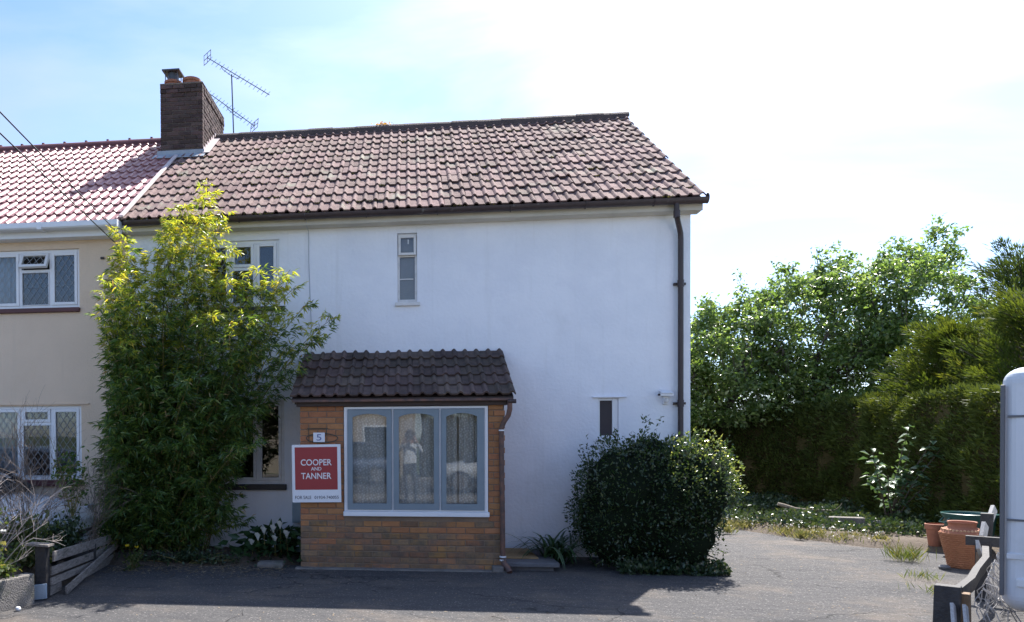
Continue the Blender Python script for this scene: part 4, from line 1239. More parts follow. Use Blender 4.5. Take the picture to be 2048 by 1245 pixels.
lettering('FOR SALE', 0.20, 0.040, (SX - 0.165, -1.2636, SZ - 0.297), M_ink, sign, tilt=TL)
lettering('01934-740055', 0.300, 0.038, (SX + 0.125, -1.2636, SZ - 0.294), M_ink, sign, tilt=TL)
# house number on an oval iron bracket
hn = thing('house_number', (2.905, -1.21, 1.62), 'white tile house number 5 on an oval iron bracket above the sale board', 'house number')
b = MB(); b.tube([(2.945 + 0.195 * math.cos(a), -1.212, 1.615 + 0.058 * math.sin(a)) for a in [2 * math.pi * k / 28 for k in range(29)]], 0.006, 6)
for x in (2.78, 3.0): b.tube([(x, -1.212, 1.655), (x, -1.212, 1.735)], 0.005, 6)
b.tube([(2.76, -1.212, 1.735), (3.02, -1.212, 1.735)], 0.005, 6)
b.build('bracket', M_iron, hn)
b = MB(); b.box(2.838, 2.982, -1.228, -1.218, 1.566, 1.684); b.build('plaque', M_plaque, hn, bevel=0.004)
lettering('5', 0.062, 0.078, (2.910, -1.2295, 1.625), M_blueink, hn, 'numeral')

# ------------------------------------------------------------------ security light, meter box, step, mat
sec = thing('security_light', (7.37, 0, 2.12), 'white security floodlight with sensor on the white wall by the downpipe', 'light')
b = MB(); b.box(7.29, 7.455, -0.12, -0.03, 2.145, 2.18); b.prism([(7.30, -0.14, 2.18), (7.445, -0.14, 2.18), (7.445, -0.03, 2.225), (7.30, -0.03, 2.225)], (0, 0.02, 0.0)); b.build('lamp_head', M_upvc, sec, bevel=0.008)
b = MB(); b.box(7.34, 7.41, -0.05, 0.0, 2.04, 2.145); b.build('mount', M_upvc, sec, bevel=0.008)
b = MB(); b.lathe([(0.001, 2.06), (0.025, 2.065), (0.035, 2.085), (0.03, 2.11), (0.001, 2.12)], (7.375, -0.075, 0), 12); b.build('sensor', M_oldwhite, sec, smooth=True)
b = MB(); b.tube([(7.265, -0.09, 2.165), (7.29, -0.09, 2.165)], 0.014, 8); b.build('knob', M_brown, sec)
mb_ = thing('meter_box', (2.52, -0.15, 0.4), 'blue-grey meter box low on the white wall beside the porch', 'meter box')
b = MB(); b.box(2.40, 2.66, -0.16, -0.001, 0.44, 0.74); b.build('box', M_meter, mb_, bevel=0.01)
b = MB(); b.box(2.42, 2.64, -0.172, -0.161, 0.46, 0.72); b.build('door', M_meter, mb_, bevel=0.005)
stp = thing('stone_step', (5.5, -0.6, 0), 'grey stone slab step beside the brick porch', 'step')
b = MB(); b.box(5.175, 5.80, -1.20, -0.02, 0.052, 0.105); b.build('slab', M_slab, stp, bevel=0.01)
b = MB(); b.box(5.19, 5.74, -1.13, -0.03, -0.03, 0.051); b.build('riser', M_slab, stp)
b = MB(); b.box(5.19, 5.60, -0.90, -0.12, 0.1055, 0.125); tag(b.build('door_mat', M_mat, None, bevel=0.006), 'tan door mat lying on the stone step', 'mat')

# ------------------------------------------------------------------ overhead cables
def span(a, c, sag, n=16):
    a = Vector(a); c = Vector(c)
    return [a.lerp(c, k / n) - Vector((0, 0, sag * 4 * (k / n) * (1 - k / n))) for k in range(n + 1)]
b = MB(); b.tube(span((-0.006, -0.21, 4.47), (1.70, -17.95, 5.08), 0.03), 0.0075, 6)
tag(b.build('overhead_cable', M_cable, smooth=True), 'upper of two black overhead cables running to the eaves', 'cable')
b = MB(); b.tube(span((-0.10, -0.002, 4.36), (1.99, -17.95, 4.55), 0.03), 0.0075, 6)
tag(b.build('overhead_cable', M_cable, smooth=True), 'lower of two black overhead cables running to the eaves', 'cable')

# @@PART2

# ================================================================== bamboo
def bez(p0, p1, p2, t):
    return p0 * (1 - t) ** 2 + p1 * 2 * t * (1 - t) + p2 * t * t

bam = thing('bamboo_clump', (0.9, -0.55, 0.05), 'tall leafy bamboo clump with yellow-green tips against the white house', 'bamboo')
rb = random.Random(31)
# tips of the culms: (x, y, z); the tallest first
tips = [(1.42, -0.75, 4.93), (1.05, -0.70, 4.72), (1.28, -0.62, 4.55), (0.86, -0.8, 4.5), (0.18, -0.75, 4.42), (0.28, -0.9, 4.15), (1.62, -0.85, 4.55), (1.55, -1.0, 4.2),
        (2.55, -1.15, 3.72), (2.35, -1.05, 3.62), (2.75, -0.9, 3.35), (3.10, -0.85, 3.18), (2.95, -0.95, 2.95), (2.45, -1.3, 3.2), (2.3, -1.25, 2.75), (2.62, -1.0, 2.5),
        (-0.18, -1.0, 3.62), (-0.22, -1.1, 3.15), (-0.28, -0.95, 2.62), (-0.25, -0.9, 2.1), (-0.2, -0.9, 1.7), (0.05, -0.8, 3.9), (0.4, -1.1, 3.8), (0.65, -0.7, 4.15), (0.75, -1.15, 3.7),
        (1.1, -1.1, 4.1), (1.35, -1.2, 3.75), (1.8, -1.15, 3.6), (2.0, -1.2, 3.3), (1.95, -0.8, 3.1), (2.1, -1.35, 2.7), (1.65, -1.4, 3.1), (1.0, -1.45, 3.2), (0.5, -1.4, 3.0), (0.1, -1.35, 2.7),
        (0.25, -1.45, 2.2), (0.8, -1.5, 2.5), (1.3, -1.5, 2.4), (1.7, -1.45, 2.1), (2.05, -1.2, 2.0), (2.2, -0.9, 2.1), (0.0, -1.1, 1.6), (0.35, -1.35, 1.5), (0.9, -1.4, 1.6), (1.4, -1.35, 1.5), (1.85, -1.1, 1.4)]
tips += [(1.75, -0.95, 4.05), (2.15, -1.05, 3.75), (2.45, -1.1, 3.55), (0.10, -0.8, 4.0), (0.95, -0.9, 4.4), (2.6, -1.0, 3.55), (2.3, -0.9, 3.0), (2.55, -0.95, 2.8)]
for k in range(46):
    tips.append((rb.uniform(-0.15, 2.15), rb.uniform(-1.85, -0.6), rb.uniform(1.5, 3.6)))
for k in range(24):
    tips.append((rb.uniform(-0.25, 0.9), rb.uniform(-1.4, -0.6), rb.uniform(0.8, 2.6)))
for k in range(26):
    tips.append((rb.uniform(0.0, 1.9), rb.uniform(-1.5, -0.7), rb.uniform(0.45, 1.3)))
P, D, Lh, Wh, T, CY_ = [], [], [], [], [], []
Py, Dy, Ly, Wy = [], [], [], []
Pd, Dd_ = [], []
stems = []
for q, tip in enumerate(tips):
    tp = Vector(tip)
    tp.x = max(tp.x, -0.05 + 0.47 * max(0.0, -tp.y - 0.7) + rb.uniform(-0.1, 0.25))
    base = Vector((0.35 + 0.42 * (tp.x - 0.2) * 0.75 + rb.gauss(0, 0.12), rb.uniform(-0.75, -0.3), 0.02))
    base.x = max(0.05, min(1.55, base.x))
    mid = Vector((base.x * 0.65 + tp.x * 0.35, base.y * 0.7 + tp.y * 0.3, tp.z * 0.78))
    pts = [bez(base, mid, tp, t / 14) for t in range(15)]
    stems.append((pts, q))
    tall = tp.z > 4.0
    nn = int(12 + tp.z * (9 if tall else 6))
    for k in range(nn):
        t = 0.07 + 0.93 * (k + rb.random()) / nn
        c = bez(base, mid, tp, t)
        if c.z < 0.12: continue
        up_ = max(0.0, (t - 0.75) / 0.25)
        for br in range(3):
            a = rb.uniform(0, 2 * math.pi)
            bl = rb.uniform(0.12, 0.36) * (1 - 0.45 * up_) * (0.8 if tall and t > 0.6 else 1.0)
            bd = Vector((math.cos(a), math.sin(a) * 0.9, rb.uniform(-0.1, 0.8))).normalized()
            e = c + bd * bl
            if e.y > -0.06: e.y = -0.06 - rb.random() * 0.05
            if e.y < -2.05: e.y = -2.05
            xm = -0.20 + 0.47 * max(0.0, -e.y - 0.7) + 0.13 * math.sin(e.z * 3.4 + 0.6) + 0.07 * math.sin(e.z * 8.0 + 2 * e.y) - 0.12 * rb.random()
            if e.x < xm: e.x = xm + abs(rb.gauss(0, 0.16))
            nl = rb.randint(8, 12)
            yng = rb.random() < max(0.0, min(0.92, (c.z - 2.3) / 1.6)) * (1.0 if t > 0.45 else 0.4)
            for w in range(nl):
                s = rb.uniform(0.35, 1.0)
                p = c + (e - c) * s
                d = Vector((bd.x + rb.gauss(0, 0.55), bd.y + rb.gauss(0, 0.55), bd.z * 0.4 - 0.35 + rb.gauss(0, 0.45))).normalized()
                ln = rb.uniform(0.065, 0.125)
                if rb.random() < 0.025:
                    Pd.append(p); Dd_.append(d); continue
                if yng:
                    Py.append(p); Dy.append(d); Ly.append(ln * 0.9); Wy.append(ln * 0.17)
                else:
                    P.append(p); D.append(d); Lh.append(ln); Wh.append(ln * rb.uniform(0.15, 0.21))
leaves('leaves', P, D, Lh, Wh, L_bamboo, bam, droop=0.12, NV=upward(len(P), 0.6))
leaves('young_leaves', Py, Dy, Ly, Wy, L_bamboo_y, bam, droop=0.08, NV=upward(len(Py), 0.6))
leaves('dead_leaves', Pd, Dd_, 0.10, 0.016, leafmat('dead_bamboo_leaf', (0.26, 0.19, 0.10), (0.42, 0.33, 0.19), None, 0.3, 0.7, 0.2), bam, droop=0.2)
for pts, q in stems:
    b = MB(); r0 = rb.uniform(0.007, 0.012)
    b.tube(pts, [r0 * (1 - 0.75 * k / 14) for k in range(15)], 5); b.build('cane', M_stem, bam, smooth=True)

# ================================================================== evergreen bush by the wall
bush = thing('evergreen_bush', (6.9, -0.72, 0), 'dense dark evergreen bush below the small window, its far side sunlit', 'bush')
def blob_surface(n, c, r, p=2.6, lump=0.1, seed=1):
    """points on a lumpy superellipsoid with outward normals"""
    rg = np.random.default_rng(seed)
    d = norm(rg.normal(size=(n, 3)))
    rad = (np.abs(d[:, 0] / r[0]) ** p + np.abs(d[:, 1] / r[1]) ** p + np.abs(d[:, 2] / r[2]) ** p) ** (-1 / p)
    k = rg.normal(size=(9, 3)); k = k / np.linalg.norm(k, axis=1, keepdims=True)
    w = np.zeros(n)
    for i in range(9): w += np.cos(np.arccos(np.clip(d @ k[i], -1, 1)) * (4 + i)) * (0.6 if i % 2 else 1.0)
    rad = rad * (1 + lump * w / 5)
    return np.array(c) + d * rad[:, None], d
def core_mesh(name, c, r, parent, m, p=2.6, lump=0.1, seed=1, shrink=0.8):
    b = MB(); nu, nv = 36, 18
    rg = np.random.default_rng(seed); rg.normal(size=(1, 3))
    V = []
    for j in range(nv + 1):
        th = math.pi * j / nv
        for i in range(nu):
            ph = 2 * math.pi * i / nu
            d = (math.sin(th) * math.cos(ph), math.sin(th) * math.sin(ph), math.cos(th))
            rad = sum(abs(d[a] / r[a]) ** p for a in range(3)) ** (-1 / p) * shrink * (1 + 0.05 * math.sin(5 * ph + 3 * th) + 0.04 * math.sin(9 * th + 2 * ph))
            z = c[2] + d[2] * rad
            V.append((c[0] + d[0] * rad, c[1] + d[1] * rad, max(z, 0.0)))
    Fc = [(j * nu + i, (j + 1) * nu + i, (j + 1) * nu + (i + 1) % nu, j * nu + (i + 1) % nu) for j in range(nv) for i in range(nu)]
    b.add(V, Fc); return b.build(name, m, parent, smooth=True)
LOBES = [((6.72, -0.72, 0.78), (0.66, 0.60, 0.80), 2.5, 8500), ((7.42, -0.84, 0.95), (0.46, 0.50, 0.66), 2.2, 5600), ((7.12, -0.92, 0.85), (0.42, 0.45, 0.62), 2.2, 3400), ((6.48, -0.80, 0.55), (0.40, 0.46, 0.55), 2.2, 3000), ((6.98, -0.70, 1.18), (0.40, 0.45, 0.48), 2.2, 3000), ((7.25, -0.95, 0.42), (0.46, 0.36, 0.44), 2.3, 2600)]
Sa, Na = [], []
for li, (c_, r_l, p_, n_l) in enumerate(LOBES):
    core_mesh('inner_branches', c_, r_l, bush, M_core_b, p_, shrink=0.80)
    S, Nn = blob_surface(n_l, c_, r_l, p_, 0.25, 5 + li)
    S = S - Nn * (RNG.random(n_l) ** 1.6 * 0.22)[:, None]
    Sa.append(S); Na.append(Nn)
    sh = []
    for k in range(int(75 * r_l[0] / 0.6)):
        p, d = blob_surface(1, c_, r_l, p_, 0.25, 1000 + k + 200 * li)
        if d[0][2] < -0.2: continue
        L = 0.08 + 0.34 * RNG.random() ** 2.2
        ax = norm((d * 0.6 + np.array([[0, 0, 0.75]]) + RNG.normal(size=(1, 3)) * 0.3))[0]
        for w in range(26): sh.append(p[0] - d[0] * 0.08 + ax * L * RNG.random() + RNG.normal(size=3) * 0.018)
    sh = np.array(sh); Sa.append(sh); Na.append(sph(len(sh)) + np.array([0, 0, 0.5]))
S = np.vstack(Sa); Nn = np.vstack(Na)
ok = (S[:, 1] < -0.02) & (S[:, 2] > 0.02); S = S[ok]; Nn = Nn[ok]
leaves('leaves', S, Nn + RNG.normal(size=Nn.shape) * 0.75 + np.array([0, 0, 0.25]), 0.020 + 0.050 * RNG.random(len(S)) ** 1.6, 0.013 + 0.022 * RNG.random(len(S)) ** 1.4, L_bush, bush, NV=upward(len(S), 0.75), tint=np.clip(RNG.random(len(S)) * 0.85 + 0.15 * (RNG.random(len(S)) > 0.93), 0, 1))
for k in range(9):
    b = MB(); a = rb.uniform(0, 6.28)
    b.tube([(6.9 + rb.gauss(0, 0.1), -0.72 + rb.gauss(0, 0.08), 0.0), (6.9 + 0.25 * math.cos(a), -0.72 + 0.18 * math.sin(a), 0.5), (6.9 + 0.6 * math.cos(a), -0.72 + 0.4 * math.sin(a), 1.15)], [0.02, 0.014, 0.006], 6); b.build('stem', M_bark, bush)
# paler leaf colour stands in for sunlight on the lobe that clears the house's corner
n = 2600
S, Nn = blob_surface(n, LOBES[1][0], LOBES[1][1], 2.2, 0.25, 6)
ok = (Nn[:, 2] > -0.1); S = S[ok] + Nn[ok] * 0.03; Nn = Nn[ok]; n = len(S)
leaves('painted_sun_leaves', S, Nn + RNG.normal(size=Nn.shape) * 0.7, 0.025 + 0.03 * RNG.random(n), 0.015 + 0.014 * RNG.random(n), leafmat('painted_sun_leaf', (0.07, 0.12, 0.04), (0.20, 0.25, 0.10), (0.34, 0.37, 0.18), 0.36, 0.26, 0.7), bush, NV=upward(n, 0.7))
# low ground ivy spilling at the bush's foot
n = 1700
X = np.stack([6.55 + 1.05 * RNG.random(n), -1.30 + 0.34 * RNG.random(n), np.zeros(n)], 1)
X[:, 0] = 7.0 + (X[:, 0] - 7.0) * 1.15
hgt = 0.14 * np.exp(-((X[:, 1] + 1.08) / 0.2) ** 2) + 0.02
X[:, 2] = RNG.random(n) * hgt
iv = thing('ivy_patch', (7.2, -1.15, 0), 'low ivy spreading from the foot of the evergreen bush', 'ivy')
leaves('leaves', X, sph(n) + np.array([0, -0.4, 0.6]), 0.05, 0.04, L_ivy, iv)

# ================================================================== strap-leaved plant by the step
st = thing('strap_leaf_plant', (5.85, -0.35, 0.02), 'clump of arching strap leaves between the step and the dark bush', 'plant')
def strap(base, dirv, ln, w, arch, n=7):
    base = Vector(base); d = Vector(dirv).normalized(); side = d.cross(Vector((0, 0, 1)))
    if side.length < 0.05: side = Vector((1, 0, 0))
    side.normalize()
    L_, R_ = [], []
    p = base.copy(); v = d.copy()
    for k in range(n + 1):
        t = k / n; ww = w * (1 - t ** 2.2) * (0.75 + 0.5 * min(1, t * 3)) * 0.5 + 0.0008
        L_.append(p - side * ww + Vector((0, 0, ww * 0.4))); R_.append(p + side * ww + Vector((0, 0, ww * 0.4)))
        p = p + v * (ln / n); v = (v + Vector((0, 0, -arch / n))).normalized()
    return L_, R_
def straps(name, parent, bases, m, label=None):
    """each strap leaf is a blade of its own"""
    for (base, dv, ln, w, arch) in bases:
        L_, R_ = strap(base, dv, ln, w, arch)
        b = MB(); k = len(L_); b.add(L_ + R_, [(i, k + i, k + i + 1, i + 1) for i in range(k - 1)])
        o = b.build(name, m, parent, smooth=True)
        a = o.data.attributes.new('tint', 'FLOAT', 'POINT'); a.data.foreach_set('value', [rb.random()] * len(o.data.vertices))
bs = []
for k in range(95):
    a = rb.uniform(0, 2 * math.pi)
    bs.append(((5.86 + rb.gauss(0, 0.09), -0.60 + rb.gauss(0, 0.07), 0.02), (math.cos(a) * 0.75, math.sin(a) * 0.75, 1.1 + rb.random() * 0.6), rb.uniform(0.5, 0.85), rb.uniform(0.022, 0.034), rb.uniform(1.6, 2.8)))
straps('leaf', st, bs, L_strap)

# ================================================================== arum lilies left of the porch
lily = thing('arum_lily', (2.25, -0.75, 0.02), 'arum lily clump with white flowers beside the brick porch', 'plant')
P, D, Lh, Wh = [], [], [], []
for k in range(330):
    a = rb.uniform(0, 2 * math.pi); rr = abs(rb.gauss(0, 0.22))
    p = Vector((2.25 + rr * math.cos(a) * 1.25, -0.72 + rr * math.sin(a) * 0.8, rb.uniform(0.05, 0.48) * (1 - rr * 0.6)))
    if p.x > 2.62: p.x = 2.6
    P.append(p); D.append((math.cos(a) * 0.9 + rb.gauss(0, 0.3), math.sin(a) * 0.9 - 0.25, rb.uniform(-0.2, 0.7))); Lh.append(rb.uniform(0.11, 0.22)); Wh.append(rb.uniform(0.06, 0.11))
leaves('leaves', P, D, Lh, Wh, L_lily, lily, widest=0.3, droop=0.15)
for k, (x, y, z) in enumerate([(2.08, -0.95, 0.30), (2.16, -0.95, 0.38), (2.28, -0.93, 0.40), (2.36, -0.9, 0.45), (2.45, -0.92, 0.33), (2.0, -0.95, 0.22), (2.30, -0.95, 0.27)]):
    b = MB(); b.tube([(x, y + 0.1, 0.05), (x, y + 0.03, z * 0.6), (x, y, z)], 0.005, 5); b.build('flower_stem', M_stem, lily)
    b = MB(); V = []
    for j, (r_1, h) in enumerate(((0.006, 0.0), (0.016, 0.03), (0.032, 0.065), (0.042, 0.08))):
        for i in range(10):
            a = 2 * math.pi * i / 10
            V.append((x + r_1 * math.cos(a), y + r_1 * math.sin(a) * 0.9 - h * 0.3, z + h + (0.03 * (j / 3) if 5 < i < 9 else 0)))
    b.add(V, [(j * 10 + i, j * 10 + (i + 1) % 10, (j + 1) * 10 + (i + 1) % 10, (j + 1) * 10 + i) for j in range(3) for i in range(10)])
    o = b.build('flower', M_petal_w, lily, smooth=True)
b = MB(); b.box(2.12, 2.45, -1.26, -1.05, -0.01, 0.07); tag(b.build('stone_block', M_concrete, None, bevel=0.03, seg=3), 'grey stone block at the foot of the arum lilies', 'stone')

# ================================================================== deciduous trees beyond the drive
def tree(name, loc, label, crown_c, crown_r, nclump, nleaf, lm, shoots=(), leaf=0.115, group='trees behind the hedge', seed=1, nlimb=7, low=None):
    t = thing(name, loc, label, 'tree', group)
    rg = random.Random(seed); nr = np.random.default_rng(seed)
    C0 = np.array(crown_c); R0 = np.array(crown_r)
    base = Vector(loc)
    b = MB(); fork = Vector((crown_c[0] * 0.6 + base.x * 0.4, crown_c[1] * 0.6 + base.y * 0.4, crown_c[2] - crown_r[2] * 0.65))
    b.tube([base, base * 0.5 + fork * 0.5 + Vector((0.06, 0.03, 0)), fork], [0.13, 0.10, 0.08], 10); b.build('trunk', M_bark, t, smooth=True)
    d = norm(nr.normal(size=(nclump, 3)))
    rad = nr.random(nclump) ** 0.33
    cl = C0 + d * rad[:, None] * R0
    top_ = (cl[:, 2] - C0[2]) / R0[2]
    cl = cl[nr.random(len(cl)) > np.clip(top_ - 0.1, 0, 0.75)]
    cl = cl[np.argsort(cl[:, 2])]
    limbs = []
    for k in range(nlimb):
        a = 2 * math.pi * k / nlimb + rg.uniform(-0.3, 0.3)
        e = Vector(C0) + Vector((math.cos(a) * R0[0] * 0.75, math.sin(a) * R0[1] * 0.75, rg.uniform(-0.1, 0.75) * R0[2]))
        m_ = fork * 0.55 + e * 0.45 + Vector((0, 0, 0.15))
        bb = MB(); bb.tube([fork, m_, e], [0.07, 0.045, 0.014], 7); bb.build('limb', M_bark, t, smooth=True)
        limbs += [m_, e, (m_ + e) / 2]
    tw = MB()
    Pp, Dd = [], []
    for c in cl:
        cv = Vector(c)
        s = min(limbs, key=lambda q: (q - cv).length)
        tw.tube([s, (s + cv) / 2 + Vector((rg.gauss(0, 0.05), rg.gauss(0, 0.05), rg.gauss(0, 0.05))), cv], [0.012, 0.008, 0.003], 4, cap=False)
        k = int(nleaf * rg.uniform(0.4, 1.6)); sp_ = rg.uniform(0.10, 0.22)
        off = nr.normal(size=(k, 3)) * np.array([1.15, 1.15, 0.5]) * sp_
        Pp.append(c + off); Dd.append(off / sp_ * 0.5 + nr.normal(size=(k, 3)) * 0.7 + np.array([0, 0, -0.15]))
    auto = []
    for k in range(22):
        a = rg.uniform(0, 6.28); u = rg.uniform(0.25, 1.0)
        x_ = C0[0] + math.cos(a) * R0[0] * u; y_ = C0[1] + math.sin(a) * R0[1] * u
        zt = C0[2] + R0[2] * math.sqrt(max(0.0, 1 - u * u)) * 0.95
        auto.append((x_, y_, zt + rg.uniform(-0.1, 0.4), rg.uniform(0.5, 0.95), (x_ - C0[0]) * 0.25 + rg.gauss(0, 0.12)))
    for (sx, sy, sz, ln, lean) in list(shoots) + auto:
        tipv = Vector((sx, sy, sz)); root = tipv - Vector((lean, rg.uniform(-0.1, 0.1), ln))
        tw.tube([root, (root + tipv) / 2 + Vector((rg.gauss(0, 0.04), 0, 0)), tipv], [0.011, 0.008, 0.003], 5, cap=False)
        for q in range(int(ln * 11)):
            u = 0.25 + 0.75 * rg.random()
            c = root + (tipv - root) * u
            # side spurs carry small tufts
            e = c + Vector((rg.gauss(0, 0.14), rg.gauss(0, 0.14), rg.uniform(-0.02, 0.16))) * (1.25 - 0.4 * u)
            tw.tube([c, e], [0.004, 0.002], 3, cap=False)
            k = int(rg.uniform(16, 30)); off = nr.normal(size=(k, 3)) * 0.075
            Pp.append(np.array(e) + off); Dd.append(nr.normal(size=(k, 3)) + np.array([0, 0, -0.3]))
    Pp = np.vstack(Pp); Dd = np.vstack(Dd)
    if low is not None:
        ok = Pp[:, 2] > low; Pp = Pp[ok]; Dd = Dd[ok]
    o = tw.build('twigs', M_bark, t); o['kind'] = 'stuff'
    k = len(Pp)
    leaves('leaves', Pp, Dd, leaf * (0.6 + 0.6 * nr.random(k)), leaf * 0.62 * (0.6 + 0.6 * nr.random(k)), lm, t, NV=upward(k, 0.6))
    return t
L_tree2 = leafmat('tree_leaf_light', (0.105, 0.170, 0.045), (0.21, 0.28, 0.08), (0.34, 0.38, 0.17), 0.44, 0.28, 0.8, (1.5, 1.6, 0.8))
tree('small_tree', (9.7, 8.9, 0.0), 'low light-green leafy tree next to the white house gable', (9.75, 8.0, 2.55), (1.25, 1.0, 1.45), 130, 62, L_tree2, [(10.05, 7.8, 4.2, 0.7, -0.1), (9.4, 8.0, 4.3, 0.7, 0.05)], seed=2)
tree('broadleaf_tree', (11.6, 9.3, 0.0), 'spreading broadleaf tree over the hedge with one lone leaning shoot', (11.5, 8.3, 3.15), (1.55, 1.2, 1.45), 200, 62, L_tree,
     [(11.75, 8.6, 5.45, 1.15, -0.55), (11.0, 8.4, 4.75, 0.6, -0.15), (12.3, 8.4, 5.05, 0.7, 0.1), (10.7, 8.2, 4.45, 0.5, -0.2)], seed=3)
tree('broadleaf_tree', (13.6, 9.5, 0.0), 'broadleaf tree over the hedge with a row of thin upright shoots', (13.45, 8.5, 3.5), (1.65, 1.25, 1.9), 250, 62, L_tree,
     [(13.05, 9.0, 5.75, 0.9, -0.1), (13.25, 8.9, 5.25, 0.6, -0.2), (13.75, 9.0, 6.05, 1.1, -0.05), (14.2, 9.0, 6.0, 1.1, 0.15), (14.45, 9.0, 5.45, 0.6, 0.1), (12.9, 9.0, 5.0, 0.5, 0.0)], seed=4)
tree('broadleaf_tree', (15.6, 9.4, 0.0), 'tallest broadleaf tree, its loose top branch reaching above all others', (15.3, 8.4, 3.7), (1.75, 1.25, 2.0), 270, 60, L_tree,
     [(15.2, 8.9, 6.0, 0.9, -0.25), (15.6, 8.9, 6.3, 1.1, -0.05), (16.35, 8.9, 6.55, 1.6, 0.35), (16.75, 8.9, 6.35, 1.5, 0.55), (17.0, 8.9, 5.95, 1.2, 0.6), (15.9, 8.9, 5.9, 0.8, 0.05), (17.0, 8.9, 5.2, 0.8, 0.5)], seed=5)

# ================================================================== hedge
def hedge(name, path, h, thick, label, n, m, loc, seed=1):
    t = thing(name, loc, label, 'hedge')
    nr = np.random.default_rng(seed)
    path = [np.array(p, float) for p in path]
    seg = [np.linalg.norm(path[i + 1] - path[i]) for i in range(len(path) - 1)]
    tot = sum(seg)
    core = MB(); P, D = [], []
    # lumpy core
    nu, nz = 90, 14
    V = []
    def at(s):
        for i, L in enumerate(seg):
            if s <= L or i == len(seg) - 1:
                d = (path[i + 1] - path[i]) / L
                return path[i] + d * s, d
            s -= L
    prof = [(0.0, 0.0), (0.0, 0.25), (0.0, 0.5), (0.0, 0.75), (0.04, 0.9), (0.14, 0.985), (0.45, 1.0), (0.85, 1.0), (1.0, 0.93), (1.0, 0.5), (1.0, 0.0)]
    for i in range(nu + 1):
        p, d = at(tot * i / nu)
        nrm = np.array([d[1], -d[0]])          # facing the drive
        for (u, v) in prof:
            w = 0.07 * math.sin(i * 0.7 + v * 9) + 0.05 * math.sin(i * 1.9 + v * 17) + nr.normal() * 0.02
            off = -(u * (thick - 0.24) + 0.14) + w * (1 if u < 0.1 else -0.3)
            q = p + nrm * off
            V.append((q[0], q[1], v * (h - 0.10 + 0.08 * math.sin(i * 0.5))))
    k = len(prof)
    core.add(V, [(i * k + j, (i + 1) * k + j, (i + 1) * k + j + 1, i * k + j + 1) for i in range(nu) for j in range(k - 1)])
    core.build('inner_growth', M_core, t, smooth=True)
    ss = nr.random(n) * tot
    top = nr.random(n) < 0.22
    for q in range(n):
        p, d = at(ss[q]); nrm = np.array([d[1], -d[0]])
        s = ss[q]
        lump = 0.09 * math.sin(s * 3.1) * math.sin(s * 1.3 + 2) + 0.07 * math.sin(s * 7.3)
        if top[q]:
            u = nr.random() * thick
            pos = np.array([*(p - nrm * u), h + 0.10 * math.sin(s * 2.1) + lump * 0.5 - nr.random() * 0.1]); dr = np.array([*(nrm * (0.3 - u)), 1.0])
        else:
            z = nr.random() * h
            bl = 0.07 * math.sin(z * 5.0 + s * 2.0) + 0.06 * math.sin(z * 9 - s * 4)
            dep = lump + bl - nr.random() ** 1.5 * 0.18
            pos = np.array([*(p + nrm * dep), z]); dr = np.array([*(nrm * 0.9), 0.55])
        P.append(pos); D.append(dr)
    P = np.array(P); D = np.array(D) + nr.normal(size=(n, 3)) * 0.5
    patch = 0.5 + 0.5 * np.sin(P[:, 0] * 2.3 + P[:, 2] * 2.9) * np.sin(P[:, 1] * 1.7 - P[:, 2] * 2.1 + 1)
    tint = np.clip(0.20 + 0.45 * nr.random(n) + 0.40 * patch * (nr.random(n) < 0.7) - 0.1, 0, 1)
    leaves('foliage', P, D, 0.07 + 0.07 * nr.random(n), 0.020 + 0.018 * nr.random(n), m, t, tint=tint)
    return t
hedge('conifer_hedge', [(8.2, 9.5), (10.5, 9.05), (11.7, 8.6), (12.45, 7.95), (12.85, 7.1), (12.95, 6.0), (12.75, 3.2), (12.55, 0.6), (12.5, -2.6)], 2.30, 1.0, 'tall clipped dark green conifer hedge along the far side of the drive', 70000, L_hedge, (12.6, 3.5, 0))

def conifer(name, loc, label, h, r, nplume, per, m, seed, z0=0.2, plume=0.55, lean=0.9):
    """conifer built from feathery plumes that sweep up and out"""
    t = thing(name, loc, label, 'conifer')
    nr = np.random.default_rng(seed); rg = random.Random(seed)
    b = MB(); b.tube([loc, (loc[0], loc[1], h * 0.93)], [0.12, 0.02], 8); b.build('trunk', M_bark, t, smooth=True)
    P, D = [], []
    fr = MB()
    for k in range(nplume):
        f = rg.random() ** 0.8
        z = z0 + (h - z0) * f
        a = rg.uniform(0, 2 * math.pi)
        R = r * (1 - f ** 1.6) * rg.uniform(0.35, 1.15)
        ln = plume * rg.uniform(0.6, 1.35)
        st_ = Vector((loc[0] + R * 0.75 * math.cos(a), loc[1] + R * 0.75 * math.sin(a), z - 0.25))
        d0 = Vector((math.cos(a) * lean * rg.uniform(0.5, 1.3), math.sin(a) * lean * rg.uniform(0.5, 1.3), rg.uniform(0.35, 1.1))).normalized()
        e = st_ + d0 * ln
        fr.tube([Vector((loc[0], loc[1], z - 0.45)), st_, e], [0.014, 0.009, 0.003], 4, cap=False)
        u = nr.random(per) ** 0.75
        pos = np.array(st_)[None] * (1 - u[:, None]) + np.array(e)[None] * u[:, None]
        wd = (0.14 * (1 - u) ** 0.7 + 0.012)[:, None]
        off = nr.normal(size=(per, 3)) * wd * np.array([1, 1, 0.55])
        pos = pos + off
        P.append(pos); D.append(np.tile(np.array(d0) * 1.1, (per, 1)) + off / wd * 0.38 + nr.normal(size=(per, 3)) * 0.15)
    o = fr.build('branches', M_bark, t); o['kind'] = 'stuff'
    P = np.vstack(P); D = np.vstack(D); k = len(P)
    tint = np.clip(np.repeat(nr.random(nplume), per) * 0.7 + nr.random(k) * 0.3, 0, 1)
    leaves('foliage', P, D, 0.07 + 0.08 * nr.random(k), 0.012 + 0.012 * nr.random(k), m, t, tint=tint)
    return t
